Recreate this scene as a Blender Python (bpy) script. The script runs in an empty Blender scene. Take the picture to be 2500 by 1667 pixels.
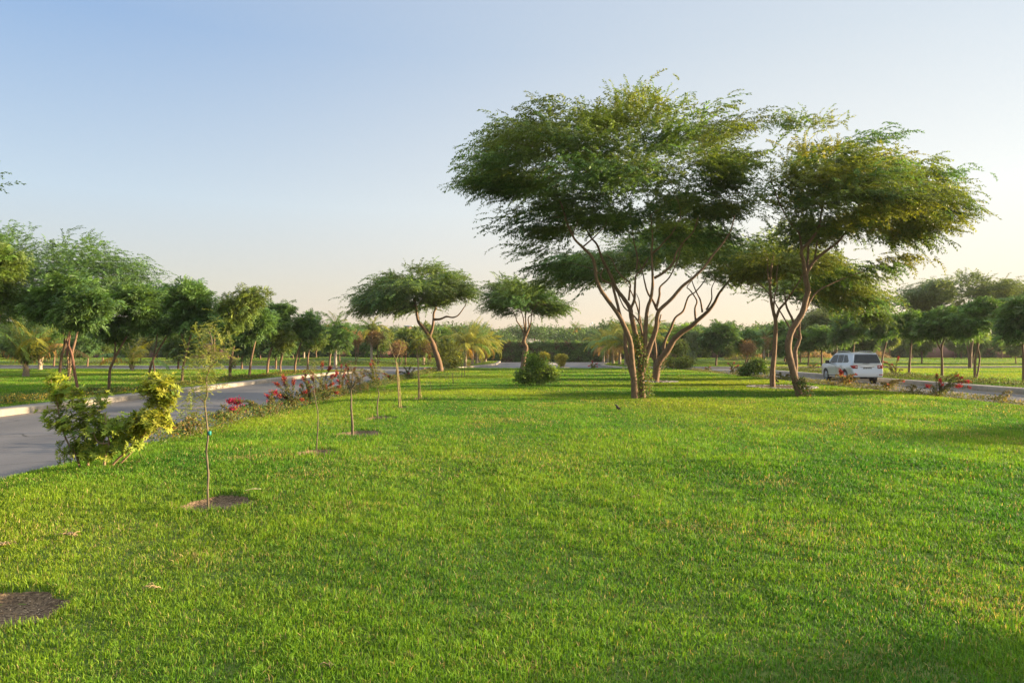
import bpy, math, random
import numpy as np
from mathutils import Vector
from mathutils.geometry import delaunay_2d_cdt

# ------------------------------------------------------------------ camera, sky, sun, exposure
S = bpy.context.scene
COL = S.collection
HORIZON, FPX, EYE = 858.0, 1667.0, 1.65
PITCH = math.atan((HORIZON - 833.5) / FPX)
cam_d = bpy.data.cameras.new("camera"); cam = bpy.data.objects.new("camera", cam_d); COL.objects.link(cam)
cam_d.lens = 24.0; cam_d.sensor_width = 36.0; cam_d.clip_start = 0.05; cam_d.clip_end = 4000
cam.location = (0, 0, EYE); cam.rotation_euler = (math.pi / 2 + PITCH, 0, 0)
S.camera = cam

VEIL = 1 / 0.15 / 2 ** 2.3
SUN_AZ, SUN_EL = math.radians(84), math.radians(9.5)      # azimuth measured from +Y towards +X
W = bpy.data.worlds.new("World"); S.world = W; W.use_nodes = True
wn = W.node_tree.nodes; wl = W.node_tree.links
bg = wn["Background"]
sky = wn.new("ShaderNodeTexSky"); sky.sky_type = 'NISHITA'; sky.sun_disc = False
sky.sun_elevation = SUN_EL; sky.sun_rotation = SUN_AZ
sky.altitude = 20; sky.air_density = 1.0; sky.dust_density = 1.2; sky.ozone_density = 3.0
# dusty evening haze veiling the clear-sky model: lower sky paler towards the horizon, warmer towards the sun
def _ramp(stops):
    r = wn.new("ShaderNodeValToRGB"); e = r.color_ramp.elements
    while len(e) < len(stops): e.new(0.5)
    for el, (p, c) in zip(e, stops): el.position = p; el.color = (*c, 1)
    return r
_tc = wn.new("ShaderNodeTexCoord"); _sp = wn.new("ShaderNodeSeparateXYZ"); wl.new(_tc.outputs["Generated"], _sp.inputs[0])
_away = _ramp([(0.0, (0.64, 0.50, 0.42)), (0.09, (0.60, 0.55, 0.47)), (0.20, (0.515, 0.595, 0.655)), (0.40, (0.265, 0.405, 0.635)), (0.50, (0.30, 0.42, 0.62)), (0.70, (1.25, 1.35, 1.5)), (1.0, (1.9, 2.0, 2.1))])  # highest stops: bright overhead sky invented out of view to fill the shade
_sunw = _ramp([(0.0, (0.88, 0.66, 0.46)), (0.09, (0.89, 0.74, 0.56)), (0.20, (0.89, 0.85, 0.74)), (0.40, (0.655, 0.695, 0.70)), (0.50, (0.58, 0.64, 0.70)), (0.70, (1.4, 1.45, 1.5)), (1.0, (2.0, 2.05, 2.1))])  # same invented overhead fill on the sunward side
_dot = wn.new("ShaderNodeVectorMath"); _dot.operation = 'DOT_PRODUCT'; _dot.inputs[1].default_value = (math.sin(SUN_AZ), math.cos(SUN_AZ), 0)
wl.new(_tc.outputs["Generated"], _dot.inputs[0])
_mr = wn.new("ShaderNodeMapRange"); _mr.interpolation_type = 'SMOOTHSTEP'; _mr.inputs[1].default_value = -0.65; _mr.inputs[2].default_value = 0.62
wl.new(_dot.outputs["Value"], _mr.inputs[0])
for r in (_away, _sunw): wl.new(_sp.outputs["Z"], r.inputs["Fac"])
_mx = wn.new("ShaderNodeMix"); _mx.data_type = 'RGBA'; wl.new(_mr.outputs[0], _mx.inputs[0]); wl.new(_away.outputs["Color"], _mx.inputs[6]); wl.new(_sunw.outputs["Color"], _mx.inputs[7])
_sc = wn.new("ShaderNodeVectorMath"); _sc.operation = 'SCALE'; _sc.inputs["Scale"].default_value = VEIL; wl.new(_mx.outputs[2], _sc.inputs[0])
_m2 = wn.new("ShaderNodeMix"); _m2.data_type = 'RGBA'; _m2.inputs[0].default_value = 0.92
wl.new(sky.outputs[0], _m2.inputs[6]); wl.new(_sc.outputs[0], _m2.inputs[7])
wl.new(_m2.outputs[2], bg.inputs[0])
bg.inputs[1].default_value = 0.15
sd = bpy.data.lights.new("sun", 'SUN'); so = bpy.data.objects.new("sun", sd); COL.objects.link(so)
sd.energy = 3.8; sd.angle = math.radians(0.6); sd.color = (1.0, 0.77, 0.50)
so.rotation_euler = Vector((math.sin(SUN_AZ) * math.cos(SUN_EL), math.cos(SUN_AZ) * math.cos(SUN_EL), math.sin(SUN_EL))).to_track_quat('Z', 'Y').to_euler()
S.view_settings.view_transform = 'Standard'; S.view_settings.look = 'None'
S.view_settings.exposure = 2.38; S.view_settings.gamma = 1.0; S.view_settings.use_curve_mapping = False
S.render.engine = 'CYCLES'
S.cycles.max_bounces = 8; S.cycles.diffuse_bounces = 5; S.cycles.transmission_bounces = 4; S.cycles.transparent_max_bounces = 4
S.cycles.use_denoising = True; S.cycles.denoiser = 'OPENIMAGEDENOISE'; S.cycles.denoising_input_passes = 'RGB_ALBEDO_NORMAL'; S.cycles.denoising_prefilter = 'NONE'

# ------------------------------------------------------------------ helpers
def P(px, py, Y):
    """point at depth Y seen at pixel (px,py) of the 2500 px wide photograph (used to survey places in the real scene)"""
    x = (px - 1250) / FPX; u = (833.5 - py) / FPX
    cy, sy = math.cos(PITCH), math.sin(PITCH)
    dy = cy - u * sy; dz = sy + u * cy
    t = Y / dy
    return (x * t, Y, EYE + dz * t)
def G(px, py, z=0.0):
    x = (px - 1250) / FPX; u = (833.5 - py) / FPX
    cy, sy = math.cos(PITCH), math.sin(PITCH)
    dy = cy - u * sy; dz = sy + u * cy
    t = (z - EYE) / dz
    return (x * t, dy * t, z)

def tag(o, label=None, cat=None, group=None, kind=None):
    if label: o["label"] = label
    if cat: o["category"] = cat
    if group: o["group"] = group
    if kind: o["kind"] = kind
    return o
def empty(name, loc, label, cat, group=None):
    o = bpy.data.objects.new(name, None); COL.objects.link(o); o.location = loc
    return tag(o, label, cat, group)
def link(name, me, mat, parent=None, keep=True):
    o = bpy.data.objects.new(name, me); COL.objects.link(o)
    if mat: me.materials.append(mat)
    if parent:
        o.parent = parent
        if keep: o.location = tuple(-c for c in parent.location)
    return o
def np_mesh(name, V, Fs, col=None, smooth=False):
    V = np.asarray(V, dtype=np.float32).reshape(-1, 3)
    me = bpy.data.meshes.new(name)
    Fs = [np.asarray(f, dtype=np.int32) for f in Fs if len(f)]
    me.vertices.add(len(V)); me.vertices.foreach_set("co", V.ravel())
    nl = sum(f.size for f in Fs); nf = sum(len(f) for f in Fs)
    me.loops.add(nl); me.polygons.add(nf)
    me.loops.foreach_set("vertex_index", np.concatenate([f.ravel() for f in Fs]))
    tot = np.concatenate([np.full(len(f), f.shape[1], dtype=np.int32) for f in Fs])
    st = np.concatenate([[0], np.cumsum(tot)[:-1]]).astype(np.int32)
    me.polygons.foreach_set("loop_start", st)
    me.update(calc_edges=True)
    if smooth: me.polygons.foreach_set("use_smooth", np.ones(nf, dtype=bool))
    if col is not None:
        a = me.color_attributes.new("col", 'FLOAT_COLOR', 'POINT')
        c = np.ones((len(V), 4), dtype=np.float32); c[:, :3] = col
        a.data.foreach_set("color", c.ravel())
    me.validate(verbose=False)
    return me
class Acc:
    """collects vertex/face arrays of ONE mesh"""
    def __init__(s): s.V = []; s.F3 = []; s.F4 = []; s.C = []; s.n = 0
    def add(s, V, F, C=None):
        V = np.asarray(V, dtype=np.float32); F = np.asarray(F, dtype=np.int32)
        if len(V) == 0: return
        (s.F3 if F.shape[1] == 3 else s.F4).append(F + s.n)
        s.V.append(V); s.n += len(V)
        if C is None: C = np.ones((len(V), 3), dtype=np.float32)
        s.C.append(np.broadcast_to(np.asarray(C, dtype=np.float32), (len(V), 3)))
    def mesh(s, name, smooth=False):
        Fs = []
        if s.F3: Fs.append(np.concatenate(s.F3))
        if s.F4: Fs.append(np.concatenate(s.F4))
        return np_mesh(name, np.concatenate(s.V), Fs, np.concatenate(s.C), smooth)
    def build(s, name, mat, parent=None, smooth=False):
        return link(name, s.mesh(name, smooth), mat, parent)
def box(acc, x0, x1, y0, y1, z0, z1, c=None):
    V = [(x, y, z) for z in (z0, z1) for y in (y0, y1) for x in (x0, x1)]
    F = [(0, 2, 3, 1), (4, 5, 7, 6), (0, 1, 5, 4), (2, 6, 7, 3), (0, 4, 6, 2), (1, 3, 7, 5)]
    acc.add(V, F, c)
def norm(a):
    return a / np.maximum(np.linalg.norm(a, axis=-1, keepdims=True), 1e-9)
def smooth_path(pts, rad, n=3):
    pts = np.asarray(pts, float); rad = np.asarray(rad, float)
    if len(pts) < 3: return pts, rad
    out = []; ro = []
    q = np.vstack([2 * pts[0] - pts[1], pts, 2 * pts[-1] - pts[-2]])
    for i in range(len(pts) - 1):
        p0, p1, p2, p3 = q[i:i + 4]
        for k in range(n):
            t = k / n
            out.append(0.5 * ((2 * p1) + (-p0 + p2) * t + (2 * p0 - 5 * p1 + 4 * p2 - p3) * t * t + (-p0 + 3 * p1 - 3 * p2 + p3) * t ** 3))
            ro.append(rad[i] * (1 - t) + rad[i + 1] * t)
    out.append(pts[-1]); ro.append(rad[-1])
    return np.array(out), np.array(ro)
def tube(acc, pts, rad, k=6, c=None, bump=0.0, rng=None):
    pts = np.asarray(pts, float); n = len(pts)
    rad = np.broadcast_to(np.asarray(rad, float), (n,))
    T = np.empty_like(pts); T[1:-1] = pts[2:] - pts[:-2] if n > 2 else T[1:-1]; T[0] = pts[1] - pts[0]; T[-1] = pts[-1] - pts[-2]
    T = norm(T)
    ref = np.array([0.0, 1.0, 0.0]) if abs(T[:, 1]).max() < 0.9 else np.array([0.31, 0.2, 0.93])
    A = norm(np.cross(T, ref)); B = np.cross(T, A)
    ang = np.linspace(0, 2 * math.pi, k, endpoint=False)
    R = rad[:, None] * np.ones((1, k))
    if bump and rng is not None: R = R * (1 + bump * rng.standard_normal((n, k)))
    V = pts[:, None, :] + R[..., None] * (A[:, None, :] * np.cos(ang)[None, :, None] + B[:, None, :] * np.sin(ang)[None, :, None])
    V = V.reshape(-1, 3)
    i = np.arange(n - 1)[:, None] * k; j = np.arange(k)[None, :]; j2 = (j + 1) % k
    F = np.stack([i + j, i + j2, i + k + j2, i + k + j], -1).reshape(-1, 4)
    V = np.vstack([V, pts[-1] + T[-1] * rad[-1] * 0.6]); m = len(V) - 1
    acc.add(V, F, c)
    b = (n - 1) * k
    acc.F3.append(np.array([(b + a, b + (a + 1) % k, m) for a in range(k)], dtype=np.int32) + acc.n - len(V))

# ------------------------------------------------------------------ materials (all procedural)
def new_mat(name):
    m = bpy.data.materials.new(name); m.use_nodes = True
    return m, m.node_tree.nodes, m.node_tree.links, m.node_tree.nodes["Principled BSDF"]
def simple(name, col, rough=0.6, metal=0.0, spec=0.5, noise=0.0, scale=8.0, bump=0.0):
    m, n, l, b = new_mat(name)
    b.inputs["Roughness"].default_value = rough; b.inputs["Metallic"].default_value = metal
    b.inputs["Specular IOR Level"].default_value = spec
    b.inputs["Base Color"].default_value = (*col, 1)
    if noise or bump:
        tc = n.new("ShaderNodeTexCoord"); nz = n.new("ShaderNodeTexNoise"); nz.inputs["Scale"].default_value = scale; nz.inputs["Detail"].default_value = 6
        l.new(tc.outputs["Object"], nz.inputs["Vector"])
        if noise:
            r = n.new("ShaderNodeValToRGB"); r.color_ramp.elements[0].position = 0.3; r.color_ramp.elements[1].position = 0.7
            r.color_ramp.elements[0].color = (*[c * (1 - noise) for c in col], 1); r.color_ramp.elements[1].color = (*[min(1, c * (1 + noise)) for c in col], 1)
            l.new(nz.outputs["Fac"], r.inputs["Fac"]); l.new(r.outputs["Color"], b.inputs["Base Color"])
        if bump:
            bp = n.new("ShaderNodeBump"); bp.inputs["Strength"].default_value = bump; bp.inputs["Distance"].default_value = 0.02
            l.new(nz.outputs["Fac"], bp.inputs["Height"]); l.new(bp.outputs["Normal"], b.inputs["Normal"])
    return m
def leaf_mat(name, trans=0.4, rough=0.55, tint=(1.25, 1.15, 0.45), spec=0.3):
    """leaf: colour from the mesh, some light shines through"""
    m, n, l, b = new_mat(name)
    at = n.new("ShaderNodeAttribute"); at.attribute_name = "col"
    l.new(at.outputs["Color"], b.inputs["Base Color"])
    b.inputs["Roughness"].default_value = rough; b.inputs["Specular IOR Level"].default_value = spec
    tr = n.new("ShaderNodeBsdfTranslucent"); mul = n.new("ShaderNodeVectorMath"); mul.operation = 'MULTIPLY'
    mul.inputs[1].default_value = tint
    l.new(at.outputs["Color"], mul.inputs[0]); l.new(mul.outputs[0], tr.inputs["Color"])
    mx = n.new("ShaderNodeMixShader"); mx.inputs[0].default_value = trans
    l.new(b.outputs[0], mx.inputs[1]); l.new(tr.outputs[0], mx.inputs[2])
    l.new(mx.outputs[0], n["Material Output"].inputs["Surface"])
    return m
M = {}
M['leaf'] = leaf_mat("leaf", 0.42)
M['grass'] = leaf_mat("grass_blade", 0.45, 0.6, (1.2, 1.1, 0.5), 0.25)
M['glossy_leaf'] = leaf_mat("glossy_leaf", 0.3, 0.38, (1.3, 1.2, 0.4), 0.45)
M['petal'] = leaf_mat("petal", 0.4, 0.6, (1.1, 1.0, 1.0), 0.2)
def attr_mat(name, rough=0.85, scale=30.0, bump=0.5, vary=0.35, stretch=(1, 1, 0.25)):
    m, n, l, b = new_mat(name)
    at = n.new("ShaderNodeAttribute"); at.attribute_name = "col"
    tc = n.new("ShaderNodeTexCoord"); mp = n.new("ShaderNodeMapping"); mp.inputs["Scale"].default_value = stretch
    nz = n.new("ShaderNodeTexNoise"); nz.inputs["Scale"].default_value = scale; nz.inputs["Detail"].default_value = 5
    l.new(tc.outputs["Object"], mp.inputs["Vector"]); l.new(mp.outputs[0], nz.inputs["Vector"])
    mr = n.new("ShaderNodeMapRange"); mr.inputs[3].default_value = 1 - vary; mr.inputs[4].default_value = 1 + vary
    mr.inputs[1].default_value = 0.3; mr.inputs[2].default_value = 0.7
    l.new(nz.outputs["Fac"], mr.inputs[0])
    vm = n.new("ShaderNodeVectorMath"); vm.operation = 'SCALE'
    l.new(at.outputs["Color"], vm.inputs[0]); l.new(mr.outputs[0], vm.inputs["Scale"])
    l.new(vm.outputs[0], b.inputs["Base Color"]); b.inputs["Roughness"].default_value = rough; b.inputs["Specular IOR Level"].default_value = 0.25
    bp = n.new("ShaderNodeBump"); bp.inputs["Strength"].default_value = bump; bp.inputs["Distance"].default_value = 0.02
    l.new(nz.outputs["Fac"], bp.inputs["Height"]); l.new(bp.outputs["Normal"], b.inputs["Normal"])
    return m
M['bark'] = attr_mat("bark")
def ground_mat(name, c0, c1, c2, s1=0.25, s2=25.0, bump=0.6):
    m, n, l, b = new_mat(name)
    tc = n.new("ShaderNodeTexCoord")
    a = n.new("ShaderNodeTexNoise"); a.inputs["Scale"].default_value = s1; a.inputs["Detail"].default_value = 6
    f = n.new("ShaderNodeTexNoise"); f.inputs["Scale"].default_value = s2; f.inputs["Detail"].default_value = 8
    for t in (a, f): l.new(tc.outputs["Object"], t.inputs["Vector"])
    r = n.new("ShaderNodeValToRGB"); r.color_ramp.elements[0].position = 0.35; r.color_ramp.elements[1].position = 0.65
    r.color_ramp.elements[0].color = (*c0, 1); r.color_ramp.elements[1].color = (*c1, 1)
    l.new(a.outputs["Fac"], r.inputs["Fac"])
    r2 = n.new("ShaderNodeValToRGB"); r2.color_ramp.elements[0].position = 0.4; r2.color_ramp.elements[1].position = 0.62
    l.new(f.outputs["Fac"], r2.inputs["Fac"])
    mx = n.new("ShaderNodeMix"); mx.data_type = 'RGBA'
    l.new(r2.outputs["Color"], mx.inputs[0]); l.new(r.outputs["Color"], mx.inputs[6]); mx.inputs[7].default_value = (*c2, 1)
    l.new(mx.outputs[2], b.inputs["Base Color"]); b.inputs["Roughness"].default_value = 0.95; b.inputs["Specular IOR Level"].default_value = 0.15
    bp = n.new("ShaderNodeBump"); bp.inputs["Strength"].default_value = bump; bp.inputs["Distance"].default_value = 0.02
    l.new(f.outputs["Fac"], bp.inputs["Height"]); l.new(bp.outputs["Normal"], b.inputs["Normal"])
    return m
M['thatch'] = ground_mat("turf_floor", (0.045, 0.09, 0.014), (0.075, 0.12, 0.02), (0.10, 0.12, 0.03), 0.4, 30)
M['soil'] = ground_mat("bare_soil", (0.13, 0.088, 0.052), (0.21, 0.15, 0.09), (0.07, 0.048, 0.03), 3.0, 45, 1.0)
M['earth'] = ground_mat("dry_earth", (0.16, 0.13, 0.07), (0.10, 0.12, 0.04), (0.22, 0.17, 0.10), 0.08, 6)
def asphalt():
    m, n, l, b = new_mat("asphalt")
    tc = n.new("ShaderNodeTexCoord"); mp = n.new("ShaderNodeMapping"); mp.inputs["Scale"].default_value = (1, 0.12, 1)
    a = n.new("ShaderNodeTexNoise"); a.inputs["Scale"].default_value = 0.9; a.inputs["Detail"].default_value = 5
    f = n.new("ShaderNodeTexNoise"); f.inputs["Scale"].default_value = 90; f.inputs["Detail"].default_value = 3
    l.new(tc.outputs["Object"], mp.inputs["Vector"]); l.new(mp.outputs[0], a.inputs["Vector"]); l.new(tc.outputs["Object"], f.inputs["Vector"])
    r = n.new("ShaderNodeValToRGB"); r.color_ramp.elements[0].position = 0.3; r.color_ramp.elements[1].position = 0.7
    r.color_ramp.elements[0].color = (0.085, 0.083, 0.088, 1); r.color_ramp.elements[1].color = (0.125, 0.12, 0.122, 1)
    l.new(a.outputs["Fac"], r.inputs["Fac"])
    mx = n.new("ShaderNodeMix"); mx.data_type = 'RGBA'; mx.blend_type = 'MULTIPLY'; mx.inputs[0].default_value = 0.5
    l.new(r.outputs["Color"], mx.inputs[6]); l.new(f.outputs["Color"], mx.inputs[7])
    vo = n.new("ShaderNodeTexVoronoi"); vo.feature = 'DISTANCE_TO_EDGE'; vo.inputs["Scale"].default_value = 0.22; vo.inputs["Randomness"].default_value = 1.0
    wv = n.new("ShaderNodeVectorMath"); wv.operation = 'ADD'; sc = n.new("ShaderNodeVectorMath"); sc.operation = 'SCALE'; sc.inputs["Scale"].default_value = 1.3
    l.new(a.outputs["Color"], sc.inputs[0]); l.new(tc.outputs["Object"], wv.inputs[0]); l.new(sc.outputs[0], wv.inputs[1]); l.new(wv.outputs[0], vo.inputs["Vector"])
    ck = n.new("ShaderNodeMath"); ck.operation = 'LESS_THAN'; ck.inputs[1].default_value = 0.0035; l.new(vo.outputs["Distance"], ck.inputs[0])
    m3 = n.new("ShaderNodeMix"); m3.data_type = 'RGBA'; l.new(ck.outputs[0], m3.inputs[0]); l.new(mx.outputs[2], m3.inputs[6]); m3.inputs[7].default_value = (.022, .02, .018, 1)
    # wind-blown sand collecting along both kerbs
    sp = n.new("ShaderNodeSeparateXYZ"); l.new(tc.outputs["Object"], sp.inputs[0]); masks = []
    for ex, w in ((-7.1, .9), (-14.95, .8), (16.7, .8), (22.6, .7)):
        sb = n.new("ShaderNodeMath"); sb.operation = 'SUBTRACT'; sb.inputs[1].default_value = ex; l.new(sp.outputs["X"], sb.inputs[0])
        ab = n.new("ShaderNodeMath"); ab.operation = 'ABSOLUTE'; l.new(sb.outputs[0], ab.inputs[0])
        q = n.new("ShaderNodeMapRange"); q.inputs[1].default_value = w; q.inputs[2].default_value = 0; l.new(ab.outputs[0], q.inputs[0]); masks.append(q)
    cur = masks[0].outputs[0]
    for q in masks[1:]:
        mm = n.new("ShaderNodeMath"); mm.operation = 'MAXIMUM'; l.new(cur, mm.inputs[0]); l.new(q.outputs[0], mm.inputs[1]); cur = mm.outputs[0]
    nn_ = n.new("ShaderNodeTexNoise"); nn_.inputs["Scale"].default_value = 2.5; nn_.inputs["Detail"].default_value = 6; l.new(tc.outputs["Object"], nn_.inputs["Vector"])
    mu = n.new("ShaderNodeMath"); mu.operation = 'MULTIPLY'; l.new(cur, mu.inputs[0]); l.new(nn_.outputs["Fac"], mu.inputs[1])
    m4 = n.new("ShaderNodeMix"); m4.data_type = 'RGBA'; l.new(mu.outputs[0], m4.inputs[0]); l.new(m3.outputs[2], m4.inputs[6]); m4.inputs[7].default_value = (.24, .18, .12, 1)
    l.new(m4.outputs[2], b.inputs["Base Color"]); b.inputs["Roughness"].default_value = 0.8
    bp = n.new("ShaderNodeBump"); bp.inputs["Strength"].default_value = 0.35; bp.inputs["Distance"].default_value = 0.006
    l.new(f.outputs["Fac"], bp.inputs["Height"]); l.new(bp.outputs["Normal"], b.inputs["Normal"])
    return m
M['asphalt'] = asphalt()
def concrete():
    m, n, l, b = new_mat("kerb_concrete")
    tc = n.new("ShaderNodeTexCoord"); a = n.new("ShaderNodeTexNoise"); a.inputs["Scale"].default_value = 1.7; a.inputs["Detail"].default_value = 8
    l.new(tc.outputs["Object"], a.inputs["Vector"])
    r = n.new("ShaderNodeValToRGB"); r.color_ramp.elements[0].position = 0.3; r.color_ramp.elements[1].position = 0.7
    r.color_ramp.elements[0].color = (0.19, 0.165, 0.13, 1); r.color_ramp.elements[1].color = (0.29, 0.255, 0.205, 1)
    l.new(a.outputs["Fac"], r.inputs["Fac"])
    sep = n.new("ShaderNodeSeparateXYZ"); l.new(tc.outputs["Object"], sep.inputs[0])
    md = n.new("ShaderNodeMath"); md.operation = 'PINGPONG'; md.inputs[1].default_value = 1.25
    l.new(sep.outputs["Y"], md.inputs[0])
    lt = n.new("ShaderNodeMath"); lt.operation = 'LESS_THAN'; lt.inputs[1].default_value = 0.012; l.new(md.outputs[0], lt.inputs[0])
    mx = n.new("ShaderNodeMix"); mx.data_type = 'RGBA'; l.new(lt.outputs[0], mx.inputs[0]); l.new(r.outputs["Color"], mx.inputs[6]); mx.inputs[7].default_value = (0.12, 0.11, 0.10, 1)
    l.new(mx.outputs[2], b.inputs["Base Color"]); b.inputs["Roughness"].default_value = 0.85
    bp = n.new("ShaderNodeBump"); bp.inputs["Strength"].default_value = 0.3; bp.inputs["Distance"].default_value = 0.01
    l.new(a.outputs["Fac"], bp.inputs["Height"]); l.new(bp.outputs["Normal"], b.inputs["Normal"])
    return m
M['kerb'] = concrete()
def brick():
    m, n, l, b = new_mat("red_brick")
    tc = n.new("ShaderNodeTexCoord"); mp = n.new("ShaderNodeMapping"); mp.inputs["Rotation"].default_value = (math.pi / 2, 0, 0)
    bt = n.new("ShaderNodeTexBrick"); bt.inputs["Scale"].default_value = 4.0
    bt.inputs["Color1"].default_value = (0.20, 0.075, 0.05, 1); bt.inputs["Color2"].default_value = (0.14, 0.055, 0.04, 1); bt.inputs["Mortar"].default_value = (0.22, 0.17, 0.14, 1)
    l.new(tc.outputs["Object"], mp.inputs["Vector"]); l.new(mp.outputs[0], bt.inputs["Vector"])
    l.new(bt.outputs["Color"], b.inputs["Base Color"]); b.inputs["Roughness"].default_value = 0.9
    return m
M['brick'] = brick()

# ------------------------------------------------------------------ terrain
Z_ROAD = -0.25
def sm(t): t = np.clip(t, 0, 1); return t * t * (3 - 2 * t)
def rrect(x0, x1, y0, y1, r, n=8):
    out = []
    for cx, cy, a0 in ((x1 - r, y0 + r, -90), (x1 - r, y1 - r, 0), (x0 + r, y1 - r, 90), (x0 + r, y0 + r, 180)):
        for k in range(n + 1):
            a = math.radians(a0 + 90 * k / n); out.append((cx + r * math.cos(a), cy + r * math.sin(a)))
    return out
MEDIAN = rrect(-7.0, 16.7, -22, 69.5, 2.0)
LEFT_BLOCK = [(-14.95, -22), (-14.95, 52), (-14.3, 58), (-13.4, 60.4), (-11.8, 61.2), (-11.8, 62.2), (-16, 64), (-30, 67), (-64, 71), (-120, 74), (-120, -22)]
RIGHT_BLOCK = [(22.6, -22), (120, -22), (120, 72), (60, 70), (28, 67), (24.6, 66.4), (23.2, 65.2), (22.6, 62.5)]
FAR_LEFT = [(-5.7, 73.2), (-4.4, 80), (-2.4, 93), (-2.0, 100), (-2.0, 121), (-130, 121), (-130, 90), (-64, 84.5), (-24, 79.5), (-9, 73.4)]
FAR_RIGHT = [(12.0, 93), (11.2, 84), (11.6, 74), (13.0, 73.2), (20, 75), (60, 78.5), (130, 82), (130, 121), (19, 121), (13.6, 100)]
def inset(poly, d):
    p = np.array(poly, float); n = len(p); out = []
    area = 0.5 * sum(p[i][0] * p[(i + 1) % n][1] - p[(i + 1) % n][0] * p[i][1] for i in range(n))
    s = 1 if area > 0 else -1
    for i in range(n):
        e1 = p[i] - p[i - 1]; e2 = p[(i + 1) % n] - p[i]
        e1 /= np.linalg.norm(e1); e2 /= np.linalg.norm(e2)
        n1 = s * np.array([-e1[1], e1[0]]); n2 = s * np.array([-e2[1], e2[0]])
        b = n1 + n2; b /= max(np.linalg.norm(b), 1e-6)
        out.append(tuple(p[i] + b * d / max(0.4, b @ n1)))
    return out
def inside(poly, x, y):
    p = np.array(poly); r = np.zeros(len(x), bool); j = len(p) - 1
    for i in range(len(p)):
        xi, yi = p[i]; xj, yj = p[j]
        c = (yi > y) != (yj > y)
        with np.errstate(divide='ignore', invalid='ignore'):
            r ^= c & (x < (xj - xi) * (y - yi) / (yj - yi + 1e-12) + xi)
        j = i
    return r
PITS = [(-3.30, 4.42, 0.37, 0.30), (-3.2, 7.45, 0.38, 0.22), (-3.12, 11.1, 0.36, 0.16), (-3.10, 13.85, 0.48, 0.20), (-3.25, 17.1, 0.42, 0.2), (-3.3, 20.4, .36, .2), (-3.1, 23.8, .40, .2)]
def pit_mask(x, y, grow=1.0):
    m = np.zeros(np.shape(x))
    for px, py, rx, _ in PITS:
        ang = np.arctan2(y - py, x - px)
        rr = rx * grow * (1 + 0.10 * np.sin(3 * ang + px * 9) + 0.06 * np.sin(7 * ang + py))
        d = np.hypot(x - px, y - py) / rr
        m = np.maximum(m, 1 - sm((d - 0.75) / 0.35))
    return m
def z_median(x, y):
    x = np.asarray(x, float); y = np.asarray(y, float)
    d = np.minimum(np.minimum(x + 7.0, 16.7 - x), 69.5 - y)
    z = -0.12 * (1 - sm(d / 1.8)) + 0.018 * np.sin(x * 0.7 + 1.3) * np.sin(y * 0.45) + 0.010 * np.sin(x * 1.9 + y * 0.8)
    return z - 0.075 * pit_mask(x, y)
def z_left(x, y): return -0.062 + 0.02 * np.sin(np.asarray(x) * 0.4) * np.sin(np.asarray(y) * 0.3)
def z_right(x, y): return 0.0 + 0.02 * np.sin(np.asarray(x) * 0.4) * np.sin(np.asarray(y) * 0.3)
def z_far(x, y):
    x = np.asarray(x, float); y = np.asarray(y, float)
    side = sm((np.maximum(-x - 3, x - 13)) / 12)
    return -0.03 + (0.55 * sm((y - 84) / 26)) * side
def z_bump(x, y):          # low heaps of cleared soil beside the far wall
    z = 0
    for cx, cy, rx, ry, h in ((-44, 97, 7, 3, .35), (-26, 101, 6, 3, .5), (-64, 99, 9, 3, .4), (35, 102, 5, 2.5, .6), (52, 104, 6, 3, .6), (44, 100, 4, 2, .4)):
        z = z + h * np.exp(-((x - cx) / rx) ** 2 - ((y - cy) / ry) ** 2)
    return z
def z_far2(x, y): return z_far(x, y) + z_bump(np.asarray(x, float), np.asarray(y, float))

def densify(poly, step):
    out = []
    n = len(poly)
    for i in range(n):
        a = np.array(poly[i]); b = np.array(poly[(i + 1) % n]); L = np.linalg.norm(b - a); k = max(1, int(L / step))
        for t in range(k): out.append(tuple(a + (b - a) * t / k))
    return out
def terrain(name, poly, zf, mat, step=1.2, z_bottom=-0.30, fine=None):
    b = densify(poly, step); nb = len(b)
    xs = [p[0] for p in b]; ys = [p[1] for p in b]
    gx, gy = np.meshgrid(np.arange(min(xs) + step / 2, max(xs), step), np.arange(min(ys) + step / 2, max(ys), step))
    gx = gx.ravel(); gy = gy.ravel(); k = inside(inset(poly, step * 0.4), gx, gy); pts = b + list(zip(gx[k], gy[k]))
    if fine:
        for cx, cy, r, st in fine:
            fx, fy = np.meshgrid(np.arange(cx - r, cx + r, st), np.arange(cy - r, cy + r, st)); pts += list(zip(fx.ravel(), fy.ravel()))
    vs, es, fs, *_ = delaunay_2d_cdt([Vector(p) for p in pts], [(i, (i + 1) % nb) for i in range(nb)], [], 1, 1e-5)
    V = np.array([(v[0], v[1]) for v in vs]); Z = zf(V[:, 0], V[:, 1])
    V3 = np.column_stack([V, Z])
    F3 = np.array([f for f in fs if len(f) == 3])
    n = len(V3); ring = []
    bv = np.array(b); bz = zf(bv[:, 0], bv[:, 1])
    top = np.column_stack([bv, bz]); bot = np.column_stack([bv, np.full(nb, z_bottom)])
    V3 = np.vstack([V3, top, bot])
    F4 = [(n + i, n + (i + 1) % nb, n + nb + (i + 1) % nb, n + nb + i) for i in range(nb)]
    me = np_mesh(name, V3, [F3, np.array(F4)], None, False)
    me.polygons.foreach_set("use_smooth", np.ones(len(me.polygons), dtype=bool)); 
    o = link(name, me, mat); tag(o, kind="structure")
    return o
def sheet(name, x0, x1, y0, y1, z, mat):
    me = np_mesh(name, [(x0, y0, z), (x1, y0, z), (x1, y1, z), (x0, y1, z)], [np.array([(0, 1, 2, 3)])])
    return tag(link(name, me, mat), kind="structure")
sheet("ground", -1500, 1500, -300, 3000, -0.27, M['earth'])
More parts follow.
